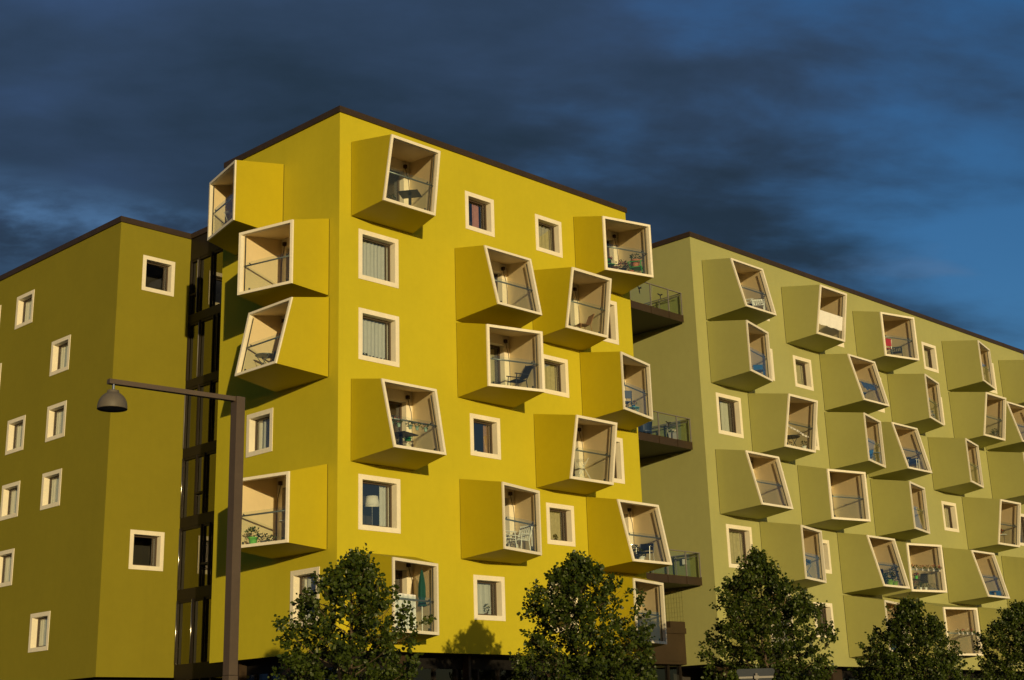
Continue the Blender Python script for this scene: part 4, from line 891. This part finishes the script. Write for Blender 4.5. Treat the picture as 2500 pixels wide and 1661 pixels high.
# olive building long wall: pale blinds seen at the reveal
for i, (ua, k, l) in enumerate(((21.77, 5, 'pale curtain in the topmost visible olive wall window'), (18.17, 4, 'pale curtain in the second highest olive wall window'), (18.14, 3, 'pale curtain in the olive wall window above the lamp shade'), (21.72, 3, 'pale curtain in the olive wall window left of the one above the lamp'),
                                (18.16, 2, 'pale curtain in the olive wall window below the street lamp'), (21.76, 2, 'pale curtain in the olive wall window at the frame edge, upper'), (21.82, 1, 'pale curtain in the olive wall window at the frame edge, lower'), (18.33, 0, 'pale curtain in the lowest olive wall window'))):
    z0, z1 = ZB(k)+2.41-SM+0.2, ZB(k)+2.41-0.2
    curtain(WOL, ua+0.85, ua+1.42, z0, z1, 'net curtain', l, d=-0.36, folds=3, amp=0.015)
# floor lamp behind the lower large window
t = empty('floor_lamp', (2.02, 0.62, ZB(1)+0.10), 'white shaded floor lamp behind the lower large window near the corner', 'floor lamp')
lobj('shade', MB().lathe([(0.26, 1.50), (0.20, 1.86), (0.195, 1.86), (0.255, 1.50)], 24), 'white cloth', t, True); lobj('stand', MB().tube([(0, 0, 0.03), (0, 0, 1.6)], 0.014, 8), 'bright steel', t); lobj('base', MB().lathe([(0.16, 0), (0.16, 0.02), (0.03, 0.04)], 18), 'bright steel', t)
def sill_plant(x, k, large, label, pot, leaf, r=0.07, h=0.11, fr=0.12, fh=0.14, petal=None):
    SEED[0] += 1; z = (ZB(k)+2.53-LG if large else ZB(k)+2.41-SM)+0.172
    wobj_ = empty('potted_plant', (x, 0.335, z), label, 'potted plant')
    lobj('pot', MB().lathe([(r*0.7, 0), (r, h), (r*0.9, h)], 16), pot, wobj_, True); lobj('foliage', leaves(60, fr*0.5, fh, (0, 0, h+fh), 0.06, SEED[0]), leaf, wobj_)
sill_plant(7.10, 0, False, 'dark house plant on the sill of the lowest mid facade window', 'brown glaze', 'dark leaf', 0.07, 0.11, 0.2, 0.17)
sill_plant(10.9, 1, False, 'small house plant in front of the cream gathered curtain', 'brown glaze', 'dark leaf', 0.05, 0.08, 0.14, 0.10)
sill_plant(1.45, 3, True, 'low dark plant on the sill of the second curtained large window', 'brown glaze', 'dark leaf', 0.05, 0.06, 0.2, 0.06)
sill_plant(1.15, 4, True, 'small dark figure like plant on the sill of the upper large window', 'brown glaze', 'dark leaf', 0.04, 0.06, 0.08, 0.10)
t = empty('white_cup', (6.75, 0.335, ZB(2)+2.41-SM+0.172), 'white cup on the sill of the dark blue mid facade window', 'cup')
lobj('body', MB().lathe([(0.045, 0), (0.055, 0.12), (0.05, 0.12)], 16), 'white plastic', t, True); lobj('handle', MB().tube([(0.05, 0, 0.03), (0.09, 0, 0.06), (0.05, 0, 0.1)], 0.008, 6), 'white plastic', t)

# ------------------------------------------------------------------ street lamp
px, py = -14.53, -15.08; LS = 0.8
SL = empty('street_lamp', (CAMPOS[0]+LS*(px-CAMPOS[0]), CAMPOS[1]+LS*(py-CAMPOS[1]), 1.6*(1-LS)), 'tall brown square street lamp with a dome shade hung from its arm', 'street lamp')
mb = MB(); mb.box(-0.094, 0.094, -0.094, 0.094, 2.93, 8.0); post = lobj('post', mb, 'lamp post paint', SL)
SL.scale = (LS, LS, LS)
lobj('post_sleeve', MB().box(-0.098, 0.098, -0.098, 0.098, -0.4, 2.92), 'lamp post paint', SL)
ax, ay = -17.15-px, -14.86-py
a = Vector((-0.094, 0, 7.955)); b = Vector((ax, ay, 7.955)); d = (b-a).normalized()
lobj('arm', MB().bar(a, b, 0.115, 0.085), 'lamp post paint', SL)
hx, hy = -17.06-px, -14.89-py
lobj('hanger', MB().tube([(hx, hy, 7.91), (hx, hy, 7.78)], 0.022, 10), 'bright steel', SL)
prof = [(0.05, 7.80), (0.10, 7.795), (0.105, 7.775)] + [(0.26*math.sin(R(q)), 7.495+0.28*math.cos(R(q))) for q in range(24, 91, 6)] + [(0.262, 7.47), (0.262, 7.455), (0.252, 7.455), (0.245, 7.50)] + [(0.235*math.sin(R(q)), 7.495+0.24*math.cos(R(q))) for q in range(84, 10, -8)]
vs = []; fs = []; n = 36
for r, z in prof: vs += [(hx+r*math.cos(2*math.pi*k/n), hy+r*math.sin(2*math.pi*k/n), z) for k in range(n)]
for i in range(len(prof)-1): fs += [(i*n+k, i*n+(k+1) % n, (i+1)*n+(k+1) % n, (i+1)*n+k) for k in range(n)]
lobj('lamp_shade', MB().add(vs, fs), 'lamp shade paint', SL, True)
lobj('diffuser', MB().lathe([(0.235, 7.475), (0.235, 7.485)], 30, (hx, hy, 0)), 'dark iron', SL)

# ------------------------------------------------------------------ give way sign seen from behind
sx, sy = -4.2, -19.1
SG = empty('road_sign', (sx, sy, 0), 'grey back of a triangular road sign at the foot of the third tree', 'road sign', None, None, YAW*-1)
mb = MB(); P = []
for (cx, cz_), a0 in (((-0.40, 2.90), 90), ((0.0, 2.20), 210), ((0.40, 2.90), 330)):
    for i in range(7):
        a = R(a0+120*i/6); P.append((cx*0.86+0.055*math.cos(a), cz_+0.055*math.sin(a)))
n = len(P)
mb.add([(x, -0.004, z) for x, z in P]+[(x, 0.004, z) for x, z in P], [tuple(range(n)), tuple(range(2*n-1, n-1, -1))]+[(i, (i+1) % n, n+(i+1) % n, n+i) for i in range(n)])
lobj('plate', mb, 'sign grey', SG)
mb = MB(); mb.tube([(0.0, -0.045, 0), (0.0, -0.045, 2.86)], 0.03, 10); lobj('post', mb, 'grey zinc', SG)
mb = MB()
for z in (2.78, 2.45): mb.box(-0.36 if z > 2.6 else -0.15, 0.36 if z > 2.6 else 0.15, -0.018, -0.0045, z-0.02, z+0.02)
mb.box(-0.05, 0.05, -0.085, -0.02, 2.75, 2.81); lobj('bracket', mb, 'grey zinc', SG)

# ------------------------------------------------------------------ street trees
def tree(label, x, y, h, rad, seed, zc=2.2, extra=()):
    q = random.Random(seed); npr = np.random.default_rng(seed)
    T = empty('street_tree', (x, y, 0), label, 'tree', 'street trees in front of the buildings')
    wood = MB(); n = 9
    bend = [(q.gauss(0, 0.03)*i/3, q.gauss(0, 0.03)*i/3) for i in range(n)]
    tp = [Vector((bend[i][0], bend[i][1], h*0.97*i/(n-1))) for i in range(n)]
    wood.tube(tp, 0.10, 8, 0.008)
    segs = []
    def trunk_at(z):
        f = z/(h*0.97)*(n-1); i = min(n-2, int(f)); return tp[i].lerp(tp[i+1], f-i)
    # crown envelope: radius against the distance below the tip, lobed round the trunk
    env_s = [0.0, 0.10, 0.40, 0.80, 1.40, 2.1, 2.9, 3.9, 4.5, 4.9]; env_r = [0.02, 0.13, 0.26, 0.58, 1.10, 1.40, 1.66, 1.72, 1.35, 0.5]
    lobes = [(q.uniform(0, 6.28), q.uniform(0.5, 3.6), q.uniform(0.35, 0.75), q.uniform(-0.34, 0.30)) for _ in range(26)]
    def env(sd, az):
        r = float(np.interp(sd, env_s, env_r))*rad
        for (la, ls, lw, lh) in lobes:
            da = (az-la+math.pi) % (2*math.pi)-math.pi
            r *= 1+lh*math.exp(-((da/0.6)**2+((sd-ls)/lw)**2))
        return max(0.05, r)
    # limbs: rise from the trunk towards the envelope
    tips = []
    for i in range(34):
        tt = i/33*0.95; z = zc+(h-zc)*(tt**0.9)*0.93; az = i*2.399+q.uniform(-0.4, 0.4); p = trunk_at(z); rise = 0.25+0.9*q.random()*(1-tt)
        sd = max(0.15, h-z-rise); R_ = env(sd, az)*q.uniform(0.75, 0.95); e = Vector((p.x+math.cos(az)*R_, p.y+math.sin(az)*R_, min(h-0.05, z+rise+0.15)))
        m = p.lerp(e, 0.5)+Vector((0, 0, -0.10)); wood.tube([p, p.lerp(m, 0.6), m, m.lerp(e, 0.5)+Vector((0, 0, -0.03)), e], 0.022*(1-tt*0.6), 5, 0.004); tips.append((p, m, e))
    # leafy shoots: dense near the envelope, pointing out and up so that the outline is ragged
    want = int(580*rad*rad*(h-zc)/4.5)
    for _ in range(want):
        sd = 0.12+(h-zc-0.05)*q.random()**0.85; az = q.uniform(0, 6.283); R_ = env(sd, az); rr = R_*(q.random()**0.5)*0.93
        c = trunk_at(max(0.5, min(h*0.95, h-sd))); b0 = Vector((c.x+math.cos(az)*rr, c.y+math.sin(az)*rr, h-sd))
        if math.sin(b0.x*5.1+seed)*math.sin(b0.y*4.7+seed*2)*math.sin(b0.z*4.3+seed*3) > 0.42: continue      # open pockets in the crown
        outw = Vector((math.cos(az), math.sin(az), 0)); d = (outw*(0.75 if sd > 0.9 else 0.25)+Vector((q.gauss(0, .35), q.gauss(0, .35), 0.62+q.gauss(0, .28)))).normalized()
        tl = q.uniform(0.18, 0.40)*(0.7 if sd < 0.5 else 1.0); e = b0+d*tl; segs.append((b0, e, 1.0))
        if q.random() < 0.5: wood.tube([b0-d*0.1, e], 0.005, 3, 0.002)
    for _ in range(int(26*rad)):      # long shoots that stand proud of the crown
        sd = 0.3+(h-zc-0.8)*q.random(); az = q.uniform(0, 6.283); R_ = env(sd, az)*0.9; c = trunk_at(min(h*0.95, h-sd)); b0 = Vector((c.x+math.cos(az)*R_, c.y+math.sin(az)*R_, h-sd))
        d = (Vector((math.cos(az), math.sin(az), 0))*0.8+Vector((q.gauss(0, .2), q.gauss(0, .2), 0.75))).normalized(); e = b0+d*q.uniform(0.25, 0.50)
        segs.append((b0, e, 1.1)); wood.tube([b0-d*0.25, e], 0.007, 4, 0.002)
    for (ax, ay, az0, bx, by, bz) in extra:
        a = Vector((ax, ay, az0)); b = Vector((bx, by, bz)); m = a.lerp(b, 0.5)+Vector((0, 0, 0.08)); wood.tube([a, m, b], 0.018, 5, 0.004)
        for _ in range(14):
            s = m.lerp(b, q.random()); segs.append((s, s+Vector((q.gauss(0, .16), q.gauss(0, .16), q.gauss(0.1, .14))), 1.0))
    segs.append((trunk_at(h*0.85), trunk_at(h*0.97)+Vector((0, 0, 0.10)), 1.6))
    lobj('trunk', wood, 'bark', T)
    A = np.array([s[0][:] for s in segs]); B = np.array([s[1][:] for s in segs]); Lg = np.linalg.norm(B-A, axis=1)
    cnt = np.maximum(8, (Lg*88*np.array([s[2] for s in segs])).astype(int))
    idx = np.repeat(np.arange(len(segs)), cnt); m = len(idx); f = npr.random((m, 1))**0.8
    C = A[idx]*(1-f)+B[idx]*f+npr.normal(0, 0.055, (m, 3))
    ax = npr.normal(0, 1, (m, 3))+np.array([0, 0, -0.35]); ax += (C-np.array([0, 0, 1])*C[:, 2:3])*0.5; ax /= np.linalg.norm(ax, axis=1)[:, None]
    nn = npr.normal(0, 1, (m, 3))+np.array([0, 0, 0.7]); sd = np.cross(ax, nn); sd /= np.linalg.norm(sd, axis=1)[:, None]; up_ = np.cross(sd, ax)
    s = (0.092*npr.uniform(0.6, 1.25, (m, 1)))
    V = np.stack([C, C+ax*s*0.28+sd*s*0.46+up_*s*0.12, C+ax*s*0.68+sd*s*0.40+up_*s*0.10, C+ax*s*1.05-up_*s*0.05, C+ax*s*0.68-sd*s*0.40+up_*s*0.10, C+ax*s*0.28-sd*s*0.46+up_*s*0.12], axis=1).reshape(-1, 3)
    base = (np.arange(m)*6)[:, None]; Fq = np.concatenate([base+np.array([[0, 1, 2, 3]]), base+np.array([[0, 3, 4, 5]])], axis=1).reshape(-1)
    me = bpy.data.meshes.new('crown'); me.vertices.add(len(V)); me.vertices.foreach_set('co', V.reshape(-1).astype(np.float32))
    me.loops.add(len(Fq)); me.loops.foreach_set('vertex_index', Fq.astype(np.int32)); nf = len(Fq)//4
    me.polygons.add(nf); me.polygons.foreach_set('loop_start', (np.arange(nf)*4).astype(np.int32)); me.polygons.foreach_set('loop_total', np.full(nf, 4, np.int32)); me.update(calc_edges=True)
    me.materials.append(MATS['tree leaf']); o = bpy.data.objects.new('crown', me); COL.objects.link(o); o.parent = T
    return m
NL = 0
NL += tree('leafy street tree in front of the yellow corner with a blunt top', -7.45, -9.8, 6.22, 1.04, 11)
NL += tree('leafy street tree before the lowest slanted yellow balcony with a tall ragged tip', 1.05, -9.6, 6.72, 1.20, 23)
NL += tree('leafy street tree in front of the green corner with a branch reaching right', 9.5, -9.8, 7.32, 1.20, 35, 2.2, ((0.2, -0.3, 4.3, 1.75, -1.0, 5.6), (0.2, -0.2, 4.6, 1.4, -0.6, 5.75)))
NL += tree('slender street tree before the lowest geranium balconies, second from the right', 18.8, -9.8, 6.20, 1.32, 47)
NL += tree('street tree cut off by the right edge of the view', 27.6, -9.8, 6.5, 1.3, 59)
print('leaves', NL)
